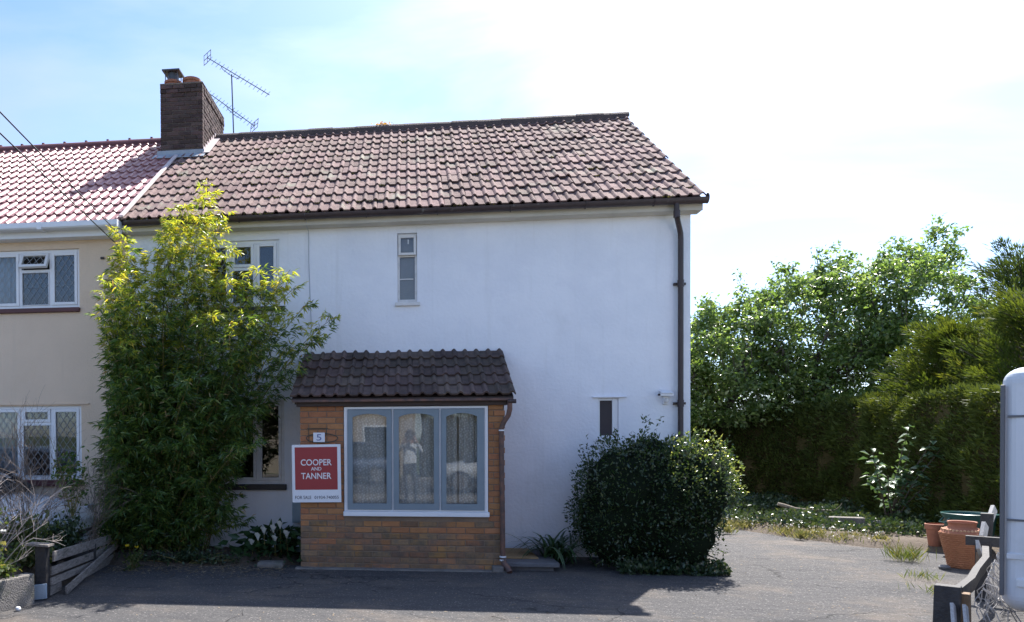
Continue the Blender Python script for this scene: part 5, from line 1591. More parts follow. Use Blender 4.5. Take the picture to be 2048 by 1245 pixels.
conifer('golden_conifer', (14.15, 4.8, 0), 'bushy golden-green conifer rising above the hedge in front of the trees', 3.65, 1.3, 210, 120, L_gold, 3, 1.6, 0.6)
conifer('golden_conifer', (14.35, 3.2, 0), 'golden-green conifer above the hedge close to the caravan', 3.85, 1.35, 220, 120, L_gold, 6, 1.8, 0.65)
conifer('dark_conifer', (15.75, 5.6, 0), 'dark loose conifer behind the golden conifers', 5.05, 1.15, 150, 110, L_conifer, 4, 1.8, 0.7, 0.7)

# ================================================================== right-hand verge
# broad-leaved shrub in front of the hedge
fig = thing('broad_leaf_shrub', (12.1, 3.4, 0.05), 'pale broad-leaved shrub standing against the dark hedge', 'shrub')
P, D, Lh, Wh = [], [], [], []
fst = MB()
for (tx, ty, tz) in [(11.6, 3.0, 1.42), (11.62, 2.95, 1.15), (12.15, 3.0, 1.72), (12.25, 3.1, 1.35), (12.2, 3.0, 1.05), (12.6, 3.1, 1.55), (12.8, 3.2, 1.4), (11.8, 2.9, 0.95), (12.45, 3.0, 0.8), (12.1, 3.2, 0.6)]:
    b = MB(); b.tube([(12.1 + rb.gauss(0, 0.06), 3.4, 0.05), ((12.1 + tx) / 2, (3.4 + ty) / 2, tz * 0.6), (tx, ty, tz)], [0.016, 0.011, 0.004], 6); b.build('stem', M_bark, fig, smooth=True)
    for k in range(24):
        u = rb.uniform(0.5, 1.0); a = rb.uniform(0, 6.28)
        P.append((12.1 + (tx - 12.1) * u + rb.gauss(0, 0.07), 3.4 + (ty - 3.4) * u + rb.gauss(0, 0.07), 0.05 + (tz - 0.05) * u + rb.gauss(0, 0.05)))
        D.append((math.cos(a), math.sin(a), rb.uniform(-0.4, 0.3))); Lh.append(rb.uniform(0.10, 0.17)); Wh.append(rb.uniform(0.07, 0.12))
leaves('leaves', P, D, Lh, Wh, L_fig, fig, droop=0.2, NV=np.tile(np.array([[0.1, -0.3, 1.0]]), (len(P), 1)) + RNG.normal(size=(len(P), 3)) * 0.3)

def scatter_poly(poly, n, rg):
    xs = [p[0] for p in poly]; ys = [p[1] for p in poly]
    outp = []
    while len(outp) < n:
        x = rg.uniform(min(xs), max(xs)); y = rg.uniform(min(ys), max(ys)); c = False
        for i in range(len(poly)):
            x1, y1 = poly[i]; x2, y2 = poly[(i + 1) % len(poly)]
            if (y1 > y) != (y2 > y) and x < (x2 - x1) * (y - y1) / (y2 - y1) + x1: c = not c
        if c: outp.append((x, y))
    return np.array(outp)
rv = random.Random(77)
# ivy and low ground cover over the verge
pl = scatter_poly([(9.3, 4.2), (9.75, 3.3), (10.3, 2.45), (10.9, 1.9), (11.6, 1.7), (12.3, 2.0), (12.6, 6.0), (12.2, 8.0), (8.6, 8.8), (8.4, 5.2)], 21000, rv)
n = len(pl)
clump = 0.5 + 0.5 * np.sin(pl[:, 0] * 3.1 + 1) * np.sin(pl[:, 1] * 2.7) + 0.25 * np.sin(pl[:, 0] * 8.0) * np.sin(pl[:, 1] * 7.0)
keep = RNG.random(n) < np.clip(0.35 + 0.8 * clump, 0.1, 1)
pl = pl[keep]; clump = clump[keep]; n = len(pl)
G = np.stack([pl[:, 0], pl[:, 1], 0.06 + RNG.random(n) * np.clip(0.05 + 0.24 * clump, 0.04, 0.4)], 1)
o = leaves('ground_cover', G, sph(n) + np.array([-0.1, -0.4, 0.7]), 0.045 + 0.04 * RNG.random(n), 0.03 + 0.03 * RNG.random(n), L_ivy, None)
tag(o, 'low ivy and weeds covering the verge in front of the hedge', 'ground cover', kind='stuff')
# pale flowering weeds along the edge of the asphalt
ctr = [(9.55, 3.75, 0.35, 650), (9.8, 3.3, 0.3, 520), (9.45, 3.35, 0.14, 160), (10.1, 2.55, 0.28, 420), (10.35, 2.15, 0.30, 620), (10.62, 1.75, 0.26, 560), (10.9, 1.5, 0.22, 380), (9.2, 2.6, 0.12, 110), (10.0, 1.95, 0.14, 150), (8.85, 3.4, 0.16, 150), (8.0, 1.2, 0.10, 60)]
P, D, Lh, Wh = [], [], [], []
for cx_, cy_, rr, m_ in ctr:
    for k in range(m_):
        a = rv.uniform(0, 6.28); r1 = abs(rv.gauss(0, rr * 0.55))
        P.append((cx_ + r1 * math.cos(a), cy_ + r1 * math.sin(a), rv.uniform(0.0, 0.05))); D.append((rv.gauss(0, 0.55), rv.gauss(0, 0.55), 1.0)); Lh.append(rv.uniform(0.06, 0.20)); Wh.append(rv.uniform(0.007, 0.016))
o = leaves('verge_grass', P, D, Lh, Wh, L_straw, None, droop=0.15); tag(o, 'dry pale grass and weeds along the edge of the asphalt', 'grass', kind='stuff')
P, D = [], []
for cx_, cy_, rr, m_ in ctr[:8]:
    for k in range(m_ // 22):
        a = rv.uniform(0, 6.28); r1 = abs(rv.gauss(0, rr * 0.6)); P.append((cx_ + r1 * math.cos(a), cy_ + r1 * math.sin(a), rv.uniform(0.08, 0.2))); D.append((rv.gauss(0, 1), rv.gauss(0, 1), 0.6))
o = leaves('daisies', P, D, 0.024, 0.022, M_petal_w, None); tag(o, 'tiny white flowers among the verge weeds', 'flowers', kind='stuff')
# grass tufts beside the urn
for (x, y, h, m_, lab) in [(10.33, 0.0, 0.28, 170, 'long yellow-green grass tuft beside the wicker-pattern urn'), (9.7, -1.3, 0.16, 60, 'small grass tuft growing at the foot of the broken fence'), (9.35, -2.1, 0.13, 60, 'sparse weedy tuft on the asphalt by the broken fence')]:
    t = thing('grass_tuft', (x, y, 0), lab, 'grass')
    P = [(x + rv.gauss(0, 0.09), y + rv.gauss(0, 0.09), 0.0) for _ in range(m_)]
    leaves('blades', P, [(rv.gauss(0, 0.4), rv.gauss(0, 0.4), 1) for _ in range(m_)], [h * rv.uniform(0.6, 1.2) for _ in range(m_)], 0.006, L_weed, t, droop=0.12, tint=[rv.uniform(0.1, 1) for _ in range(m_)])

# edging stones and a fallen branch
for (x, y, l, a, lab) in [(11.0, 4.25, 0.42, 0.1, 'long grey edging stone under the fallen branch'), (11.35, 3.25, 0.45, -0.25, 'edging stone half hidden in ivy, next after the branch'), (11.75, 2.65, 0.46, -0.35, 'edging stone by the terracotta pot')]:
    b = MB(); b.obox((x, y, 0.10), (math.cos(a), math.sin(a), 0), l / 2 + 0.04, (-math.sin(a), math.cos(a), 0), 0.09, (0, 0, 1), 0.13)
    tag(b.build('edging_stone', M_concrete, None, bevel=0.02), lab, 'stone', 'edging stones')
b = MB(); b.tube([(10.72, 4.25, 0.36), (10.82, 4.22, 0.33), (11.0, 4.2, 0.27), (11.2, 4.18, 0.255), (11.45, 4.15, 0.25), (11.62, 4.1, 0.25)], [0.030, 0.034, 0.032, 0.028, 0.025, 0.016], 9)
br_ = thing('fallen_branch', (11.1, 4.2, 0.2), 'pale bent fallen branch lying on an edging stone', 'branch')
b.build('limb', M_log, br_, smooth=True)
b = MB(); b.tube([(11.6, 4.1, 0.25), (11.68, 4.08, 0.32), (11.72, 4.06, 0.40)], [0.012, 0.009, 0.004], 6); b.build('fork', M_log, br_, smooth=True)

# urn with basket weave
def urnmat():
    m, t, p = newmat('wicker_terracotta')
    n, l = t.nodes.new, t.links.new
    tcn = n('ShaderNodeTexCoord')
    ck = n('ShaderNodeTexNoise'); ck.inputs['Scale'].default_value = 14
    l(tcn.outputs['Object'], ck.inputs['Vector'])
    mx = n('ShaderNodeMixRGB'); mx.inputs['Color1'].default_value = (0.30, 0.115, 0.055, 1); mx.inputs['Color2'].default_value = (0.42, 0.18, 0.085, 1)
    l(ck.outputs['Fac'], mx.inputs['Fac']); l(mx.outputs[0], p.inputs['Base Color'])
    p.inputs['Roughness'].default_value = 0.75
    return m
M_urn = urnmat()
UC = (10.70, -0.42, 0.0)
urn = thing('wicker_pattern_urn', UC, 'large terracotta urn with basket-weave sides standing by the fence', 'urn')
prof = [(0.125, 0.0), (0.135, 0.03), (0.150, 0.12), (0.178, 0.24), (0.205, 0.36), (0.218, 0.415), (0.214, 0.435)]
V = []; nrow = 68; ncol = 80
for j in range(nrow + 1):
    t = j / nrow; z = 0.435 * t
    r0 = np.interp(z, [p[1] for p in prof], [p[0] for p in prof])
    for i in range(ncol):
        ph = 2 * math.pi * i / ncol
        w = 0.007 * abs(math.sin(math.pi * (j % 4) / 4)) ** 0.6 + 0.0045 * math.sin(ph * 20 + (math.pi if (j // 4) % 2 else 0))
        V.append((UC[0] + (r0 + w) * math.cos(ph), UC[1] + (r0 + w) * math.sin(ph), z))
b = MB(); b.add(V, [(j * ncol + i, j * ncol + (i + 1) % ncol, (j + 1) * ncol + (i + 1) % ncol, (j + 1) * ncol + i) for j in range(nrow) for i in range(ncol)])
b.add([(UC[0] + 0.125 * math.cos(2 * math.pi * i / 24), UC[1] + 0.125 * math.sin(2 * math.pi * i / 24), 0.001) for i in range(24)], [tuple(range(23, -1, -1))])
b.build('woven_body', M_urn, urn, smooth=True)
b = MB(); b.lathe([(0.216, 0.432), (0.200, 0.455), (0.165, 0.485), (0.140, 0.495), (0.132, 0.515), (0.138, 0.545), (0.146, 0.552), (0.142, 0.566), (0.125, 0.562), (0.118, 0.53), (0.10, 0.49), (0.001, 0.46)], UC, 40); b.build('shoulder_and_neck', M_terra, urn, smooth=True)
b = MB()
for i in range(34):
    a = 2 * math.pi * i / 34
    b.lathe([(0.001, 0.0), (0.013, 0.004), (0.016, 0.014), (0.012, 0.024), (0.001, 0.028)], (UC[0] + 0.19 * math.cos(a), UC[1] + 0.19 * math.sin(a), 0.447 + 0.004 * (i % 2)), 7)
o = b.build('plaited_rim', mat('pale_terracotta', (0.55, 0.33, 0.20), 0.8, (0.45, 0.25, 0.14), 20, 5), urn, smooth=True); o['kind'] = 'stuff'
TC = (11.50, 0.65, 0.0)
tub = thing('green_tub', TC, 'wide dark green plastic tub behind the urn', 'tub')
b = MB(); b.lathe([(0.20, 0.02), (0.22, 0.03), (0.275, 0.5), (0.30, 0.535), (0.305, 0.56), (0.295, 0.565), (0.268, 0.54), (0.23, 0.2), (0.001, 0.15)], TC, 32); b.build('shell', M_green_pl, tub, smooth=True)
b = MB(); b.tube([(TC[0] - 0.28, TC[1] - 0.06, 0.5), (TC[0] - 0.34, TC[1] - 0.06, 0.44), (TC[0] - 0.33, TC[1] + 0.06, 0.44), (TC[0] - 0.28, TC[1] + 0.06, 0.5)], 0.010, 6); b.build('handle', M_green_pl, tub, smooth=True)
PC = (11.35, 1.05, 0.06)
tp_ = thing('terracotta_pot', PC, 'small plain terracotta pot in the weeds behind the urn', 'pot')
b = MB(); b.lathe([(0.085, 0.0), (0.09, 0.01), (0.118, 0.24)], PC, 28); b.build('body', M_terra, tp_, smooth=True)
b = MB(); b.lathe([(0.119, 0.235), (0.132, 0.24), (0.135, 0.31), (0.122, 0.313), (0.112, 0.27), (0.001, 0.25)], PC, 28); b.build('rim', M_terra, tp_, smooth=True)
b = MB(); b.lathe([(0.001, 0.0), (0.05, 0.004), (0.062, 0.03), (0.04, 0.05), (0.001, 0.055)], (10.42, -0.55, 0), 12); tag(b.build('pebble', M_slab, None, smooth=True), 'dark round stone at the foot of the urn', 'stone')

# ------------------------------------------------------------------ broken fence on the right
rf = thing('broken_fence', (8.6, -3.4, 0), 'low collapsing black timber fence beside the caravan', 'fence')
b = MB(); b.obox((7.935, -4.42, 0.255), (0.78, -0.62, 0), 0.075, (0.62, 0.78, 0), 0.05, (0.03, 0, 1), 0.27); b.build('post', M_wood_dark, rf, bevel=0.006)
b = MB(); b.obox((8.065, -4.38, 0.22), (0.78, -0.62, 0), 0.050, (0.62, 0.78, 0), 0.05, (-0.02, 0, 1), 0.245); b.build('post', M_wood_tan, rf, bevel=0.008)
b = MB()
pts = [Vector((8.05, -4.36, 0.45)), Vector((8.55, -3.75, 0.42)), Vector((9.0, -3.15, 0.40)), Vector((9.35, -2.75, 0.44)), Vector((9.52, -2.5, 0.50))]
for i in range(4): b.bar(pts[i], pts[i + 1] + (pts[i + 1] - pts[i]).normalized() * 0.02, 0.05, 0.10)
b.build('rail', M_wood_dark, rf)
M_wood_bleach = mat('bleached_timber', (0.55, 0.54, 0.53), 0.8, (0.36, 0.34, 0.33), 18, 8, stretch=(6, 6, 1), bump=0.4)
for (a, c, w, h, m_) in [((7.80, -4.74, -0.02), (7.93, -4.49, 0.40), 0.055, 0.02, M_wood_bleach), ((7.87, -4.76, -0.02), (7.985, -4.53, 0.40), 0.055, 0.02, M_wood_bleach),
                        ((9.30, -2.72, 0.60), (9.55, -2.45, 0.36), 0.09, 0.025, M_wood_bleach), ((9.60, -2.30, 0.40), (9.78, -2.12, 0.72), 0.10, 0.03, M_wood_bleach), ((9.52, -2.42, 0.30), (9.62, -2.30, 0.62), 0.05, 0.05, M_wood_tan)]:
    b = MB(); b.bar(a, c, w, h, (0.7, -0.7, 0.2)); b.build('splintered_slat', m_, rf)
b = MB(); b.obox((9.62, -2.36, 0.58), (0.8, -0.6, 0), 0.15, (0.6, 0.8, 0), 0.03, (0, 0, 1), 0.045); b.build('rail', M_wood_dark, rf)
b = MB(); b.obox((9.60, -2.34, 0.27), (0.8, -0.6, 0), 0.05, (0.6, 0.8, 0), 0.05, (0, 0, 1), 0.29); b.build('post', M_wood_dark, rf)
b = MB(); b.obox((9.86, -2.0, 0.40), (0.8, -0.6, 0), 0.05, (0.6, 0.8, 0), 0.05, (0.05, 0, 1), 0.42); b.build('post', M_wood_dark, rf)
b = MB(); b.bar((9.85, -2.02, 0.62), (10.05, -1.85, 0.86), 0.09, 0.03, (0.7, -0.7, 0.2)); b.build('splintered_slat', M_wood_bleach, rf)
# string of wire and dead stems hanging off the fence
wr = thing('wire_tangle', (9.0, -3.2, 0.2), 'tangle of pale wire and dead stems hanging on the fence beside the caravan', 'wire')
for k in range(46):
    t = rv.random(); p = Vector((8.12, -4.30, 0.40)).lerp(Vector((9.72, -2.25, 0.52)), t) + Vector((0.07, -0.05, 0.0))
    pts = [p]
    for j in range(5): pts.append(pts[-1] + Vector((rv.gauss(0.015, 0.03), rv.gauss(-0.01, 0.03), rv.gauss(-0.055, 0.03))))
    b = MB(); b.tube(pts, 0.004, 4); b.build('wire', mat('pale_wire', (0.45, 0.43, 0.42), 0.6) if 'pale_wire' not in MATS else MATS['pale_wire'], wr)

# ------------------------------------------------------------------ caravan
cv = thing('caravan', (9.6, -4.3, 0), 'white touring caravan parked beyond the broken fence', 'caravan')
A0 = Vector((8.42, -4.22, 0)); AX = Vector((0.72, -0.69, 0)).normalized(); AYv = Vector((0.69, 0.72, 0)).normalized(); UZ = Vector((0, 0, 1))
def cbox(u0, u1, v0, v1, z0, z1):
    b = MB(); b.obox(A0 + AX * (u0 + u1) / 2 + AYv * (v0 + v1) / 2 + UZ * (z0 + z1) / 2, AX, (u1 - u0) / 2, AYv, (v1 - v0) / 2, UZ, (z1 - z0) / 2); return b
cbox(0, 4.2, 0, 2.05, 0.30, 2.13).build('body', M_carav, cv, bevel=0.12, seg=7, smooth=False)
cbox(0.045, 4.15, -0.006, 0.02, 1.755, 1.772).build('seam', M_trim, cv)
cbox(0.045, 4.15, -0.010, 0.02, 0.70, 0.745).build('trim_strip', M_carav, cv, bevel=0.006)
cbox(0.005, 0.03, -0.004, 0.03, 0.42, 2.0).build('corner_trim', M_trim, cv, bevel=0.004)
cbox(0.10, 0.19, -0.02, 0.02, 0.50, 0.56).build('marker_light', M_upvc, cv, bevel=0.006)
cbox(0.045, 4.15, -0.008, 0.02, 0.985, 1.0).build('rubbing_strip', M_trim, cv)
cbox(0.30, 1.4, -0.012, 0.02, 1.05, 1.62).build('window', M_glass_d, cv, bevel=0.01)
cbox(1.75, 2.35, -0.008, 0.02, 0.42, 1.95).build('door', M_carav, cv, bevel=0.01)
cbox(0.15, 4.0, 0.25, 1.8, 0.16, 0.299).build('chassis', M_trim, cv)
b = MB(); wc = A0 + AX * 2.3 + AYv * 0.12; b.tube([wc + UZ * 0.3, wc + UZ * 0.3 + AYv * 0.18], 0.30, 24); b.build('wheel', M_rubber, cv, smooth=True)
b = MB(); wc = A0 + AX * 2.3 + AYv * 1.75; b.tube([wc + UZ * 0.3, wc + UZ * 0.3 + AYv * 0.18], 0.30, 24); b.build('wheel', M_rubber, cv, smooth=True)
b = MB(); wc = A0 + AX * 0.5 + AYv * 0.4; b.tube([wc + UZ * -0.03, wc + UZ * 0.2], 0.02, 8); b.build('corner_steady', M_trim, cv)
bn = thing('green_bin', (8.62, -4.75, 0), 'green plastic recycling box beneath the caravan side', 'box')
b = MB(); b.obox((8.62, -4.78, 0.16), (0.8, -0.6, 0), 0.26, (0.6, 0.8, 0), 0.17, (0, 0, 1), 0.16); b.build('box', M_green_pl, bn, bevel=0.015)
b = MB(); b.obox((8.62, -4.78, 0.325), (0.8, -0.6, 0.05), 0.28, (0.6, 0.8, 0), 0.19, (0, 0, 1), 0.012); b.build('lid', M_green_pl, bn, bevel=0.006)

# ================================================================== left boundary
pw2 = MB(); pw2.prism([(0.12, -6.5, -0.05), (0.20, -3.9, -0.05), (0.335, -3.42, -0.05), (0.215, -3.36, -0.05), (0.07, -3.88, -0.05), (-0.02, -6.5, -0.05)], (0, 0, 0.345))
o = pw2.build('planter_wall', M_concrete, None, bevel=0.012); tag(o, 'low concrete planter wall at the edge of the drive', 'wall')
mound('raised_bed', [(-3.2, -6.6), (0.02, -6.6), (0.12, -3.9), (0.24, -3.38), (0.22, -2.6), (0.0, -0.7), (-0.22, -0.7), (-0.15, -2.35), (-3.2, -2.6)], 0.0, 0.27, M_soil, 50, 70, 9)
lf = thing('collapsed_fence', (0.25, -2.0, 0), 'collapsed weathered plank fence at the left of the drive', 'fence')
b = MB(); b.obox((0.315, -3.22, 0.27), (1, 0.1, 0), 0.055, (-0.1, 1, 0), 0.055, (0, 0, 1), 0.275); b.build('post', M_wood_dark, lf, bevel=0.006)
b = MB(); b.obox((0.30, -3.24, 0.555), (1, 0.05, -0.06), 0.12, (0, 1, 0), 0.07, (0, 0, 1), 0.012); b.build('post_cap', M_wood_grey, lf, bevel=0.004)
b = MB(); b.obox((0.315, -3.29, 0.085), (1, 0.1, 0.12), 0.075, (-0.1, 1, 0), 0.016, (0, 0, 1), 0.075); b.build('blue_offcut', M_paleblue, lf, bevel=0.004)
b = MB(); b.obox((0.04, -0.62, 0.17), (1, 0, 0), 0.04, (0, 1, 0), 0.04, (0, 0, 1), 0.22); b.build('post', M_wood_dark, lf, bevel=0.006)
b = MB(); b.obox((0.20, -1.75, 0.15), (1, 0, 0), 0.035, (0, 1, 0), 0.035, (0, 0, 1), 0.20); b.build('post', M_wood_dark, lf, bevel=0.006)
for (a, c, h, lab) in [((0.395, -3.15, 0.42), (0.085, -0.62, 0.29), 0.105, None), ((0.375, -3.15, 0.27), (0.10, -0.75, 0.17), 0.085, None), ((0.368, -3.15, 0.16), (0.20, -1.7, 0.10), 0.075, None), ((0.47, -3.02, 0.045), (0.12, -0.60, 0.24), 0.085, None), ((0.36, -3.16, 0.065), (0.33, -2.85, 0.06), 0.09, None), ((0.27, -2.1, 0.055), (0.115, -0.66, 0.055), 0.10, None)]:
    b = MB(); b.bar(a, c, 0.022, h, (0, 0, 1)); b.build('plank', M_wood_grey, lf, bevel=0.004)

# dead twiggy shrubs
def twigs(name, base, label, n, h, spread, m, seed, group=None, lean=(0, 0), thick=0.007):
    t = thing(name, base, label, 'shrub', group)
    rg = random.Random(seed)
    tw = MB()
    def grow(p, d, r, ln, depth):
        pts = [p]; rr = [r]
        for k in range(4):
            d = (d + Vector((rg.gauss(0, 0.16), rg.gauss(0, 0.16), rg.gauss(0.02, 0.12)))).normalized()
            pts.append(pts[-1] + d * ln / 4); rr.append(r * (1 - 0.13 * (k + 1)))
        tw.tube(pts, rr, 4, cap=False)
        if depth > 0:
            for k in range(rg.randint(2, 4)):
                q = pts[rg.randint(1, 4)]
                nd = (d + Vector((rg.gauss(0, 0.5), rg.gauss(0, 0.5), rg.gauss(0.1, 0.3)))).normalized()
                grow(q, nd, r * 0.62, ln * rg.uniform(0.5, 0.75), depth - 1)
    for k in range(n):
        a = rg.uniform(0, 6.28)
        d = Vector((math.cos(a) * spread + lean[0], math.sin(a) * spread + lean[1], 1)).normalized()
        grow(Vector(base) + Vector((rg.gauss(0, 0.08), rg.gauss(0, 0.08), 0)), d, thick, h * rg.uniform(0.45, 0.7), 3)
    o = tw.build('branches', m, t); o['kind'] = 'stuff'
    return t
M_twig2 = mat('brown_twig', (0.22, 0.165, 0.125), 0.85, (0.13, 0.10, 0.08), 16, 6)
twigs('dead_shrub', (-0.05, -3.75, 0.27), 'bleached bare twiggy shrub in the planter', 10, 1.15, 0.5, M_twig, 3, lean=(-0.1, 0))
twigs('dead_shrub', (-0.25, -2.55, 0.27), 'brown bare twiggy shrub in front of the leaded ground-floor window', 17, 1.55, 0.34, M_twig2, 5, thick=0.006)
twigs('dead_shrub', (0.05, -1.6, 0.22), 'thin brown stems between the fence and the bamboo', 11, 1.35, 0.22, M_twig2, 8, thick=0.005)
# leafy plants of the bed
def leafy(name, c, r, n, m, label, L=0.06, W_=0.035, cat='plant', flow=None, group=None, up_=0.5, seed=1):
    t = thing(name, (c[0], c[1], max(0.0, c[2] - r[2])), label, cat, group)
    nr = np.random.default_rng(seed)
    d = norm(nr.normal(size=(n, 3))); cl = np.array(c) + d * (nr.random(n) ** 0.45)[:, None] * np.array(r)
    k = nr.normal(size=(n // 18 + 1, 3)) * np.array(r) * 0.55 + np.array(c)
    sel = nr.integers(0, len(k), n)
    cl = cl * 0.45 + (k[sel] + nr.normal(size=(n, 3)) * np.array(r) * 0.22) * 0.55
    leaves('leaves', cl, nr.normal(size=(n, 3)) + np.array([0, -0.2, up_]), L * (0.6 + 0.8 * nr.random(n)), W_ * (0.6 + 0.8 * nr.random(n)), m, t, droop=0.1)
    st_ = MB()
    for q in range(min(12, len(k))):
        st_.tube([(c[0], c[1], max(0.0, c[2] - r[2])), tuple(k[q] * 0.5 + np.array([c[0], c[1], c[2] - r[2] * 0.6]) * 0.5), tuple(k[q])], [0.006, 0.005, 0.002], 4, cap=False)
    o = st_.build('stems', M_stem, t); o['kind'] = 'stuff'
    if flow:
        mm, pts = flow
        for (x, y, z) in pts:
            P = [(x, y, z)] * 6; D = [(math.cos(a), math.sin(a) * 0.7 - 0.3, 0.5) for a in [k_ * 1.05 for k_ in range(6)]]
            o = leaves('flower', P, D, 0.035, 0.032, mm, t, kind=None)
    return t
leafy('feathery_shrub', (0.16, -0.95, 0.50), (0.36, 0.3, 0.32), 1500, L_fern, 'feathery green shrub at the far end of the collapsed fence', 0.075, 0.020, 'shrub', seed=4)
leafy('leafy_plant', (-0.30, -2.5, 0.55), (0.40, 0.3, 0.30), 900, L_weed, 'green leafy plant under the brown twiggy shrub', seed=5)
leafy('leafy_plant', (-0.02, -2.1, 0.48), (0.26, 0.4, 0.24), 900, L_ivy, 'dark ivy mound behind the collapsed fence', seed=6)
leafy('leafy_plant', (0.05, -2.95, 0.42), (0.24, 0.25, 0.16), 600, L_weed, 'low weeds behind the black fence post', seed=7)
leafy('climbing_plant', (0.02, -1.9, 1.15), (0.20, 0.25, 0.48), 420, L_fern, 'slim climbing plant in front of the leaded ground-floor window', 0.06, 0.03, seed=8)
leafy('rose_bush', (0.02, -3.75, 0.55), (0.24, 0.25, 0.26), 420, L_weed, 'rose bush with faded white and russet blooms in the planter', 0.05, 0.03, 'plant', (M_petal_w, [(0.03, -3.85, 0.70), (0.10, -3.72, 0.78), (-0.06, -3.9, 0.66), (0.16, -3.68, 0.74)]), seed=9)
leafy('russet_plant', (-0.1, -3.85, 0.42), (0.25, 0.25, 0.16), 420, M_petal_r, 'russet leaved plant at the foot of the rose bush', 0.05, 0.03, seed=10)
leafy('low_planter_weeds', (0.05, -3.65, 0.36), (0.25, 0.3, 0.08), 600, L_weed, 'low green weeds spilling over the concrete planter', 0.05, 0.03, seed=12)
leafy('yellow_poppy', (0.62, -1.55, 0.14), (0.12, 0.12, 0.14), 160, L_weed, 'small plant with two yellow flowers by the collapsed fence', 0.05, 0.03, 'plant', (M_petal_y, [(0.58, -1.6, 0.30), (0.70, -1.6, 0.285)]), seed=11)
leafy('low_weeds', (1.2, -1.15, 0.10), (0.9, 0.12, 0.10), 800, L_ivy, 'low weeds at the foot of the bamboo', 0.05, 0.03, seed=13)

# dry leaf litter
n = 900
X = np.stack([0.3 + 2.2 * RNG.random(n), -1.15 - np.abs(RNG.normal(size=n)) * 0.35, 0.004 + 0.01 * RNG.random(n)], 1)
o = leaves('leaf_litter', X, np.stack([RNG.normal(size=n), RNG.normal(size=n), 0.08 * RNG.normal(size=n)], 1), 0.05, 0.014, M_litter, None, NV=np.tile(np.array([[0.05, 0.05, 1.0]]), (n, 1)) + RNG.normal(size=(n, 3)) * 0.2)
tag(o, 'dry fallen leaves strewn in front of the bamboo', 'leaf litter', kind='stuff')
n = 420
X = np.stack([0.6 + 9.4 * RNG.random(n), -4.2 + 4.6 * RNG.random(n), 0.003 + 0.006 * RNG.random(n)], 1)
ok = ~((X[:, 1] > -1.3) & (X[:, 0] < 7.9)); X = X[ok]; n = len(X)
o = leaves('drive_litter', X, np.stack([RNG.normal(size=n), RNG.normal(size=n), 0.08 * RNG.normal(size=n)], 1), 0.016 + 0.03 * RNG.random(n), 0.012, M_litter, None, NV=np.tile(np.array([[0.05, 0.05, 1.0]]), (n, 1)) + RNG.normal(size=(n, 3)) * 0.2)
tag(o, 'small dry leaves and grit scattered over the asphalt', 'leaf litter', kind='stuff')
b = MB(); b.lathe([(0.001, 0), (0.02, 0.004), (0.028, 0.02), (0.02, 0.038), (0.001, 0.042)], (0.34, -3.75, 0), 14); tag(b.build('white_ball', M_upvc, None, smooth=True), 'small white ball on the ground by the planter wall', 'ball')

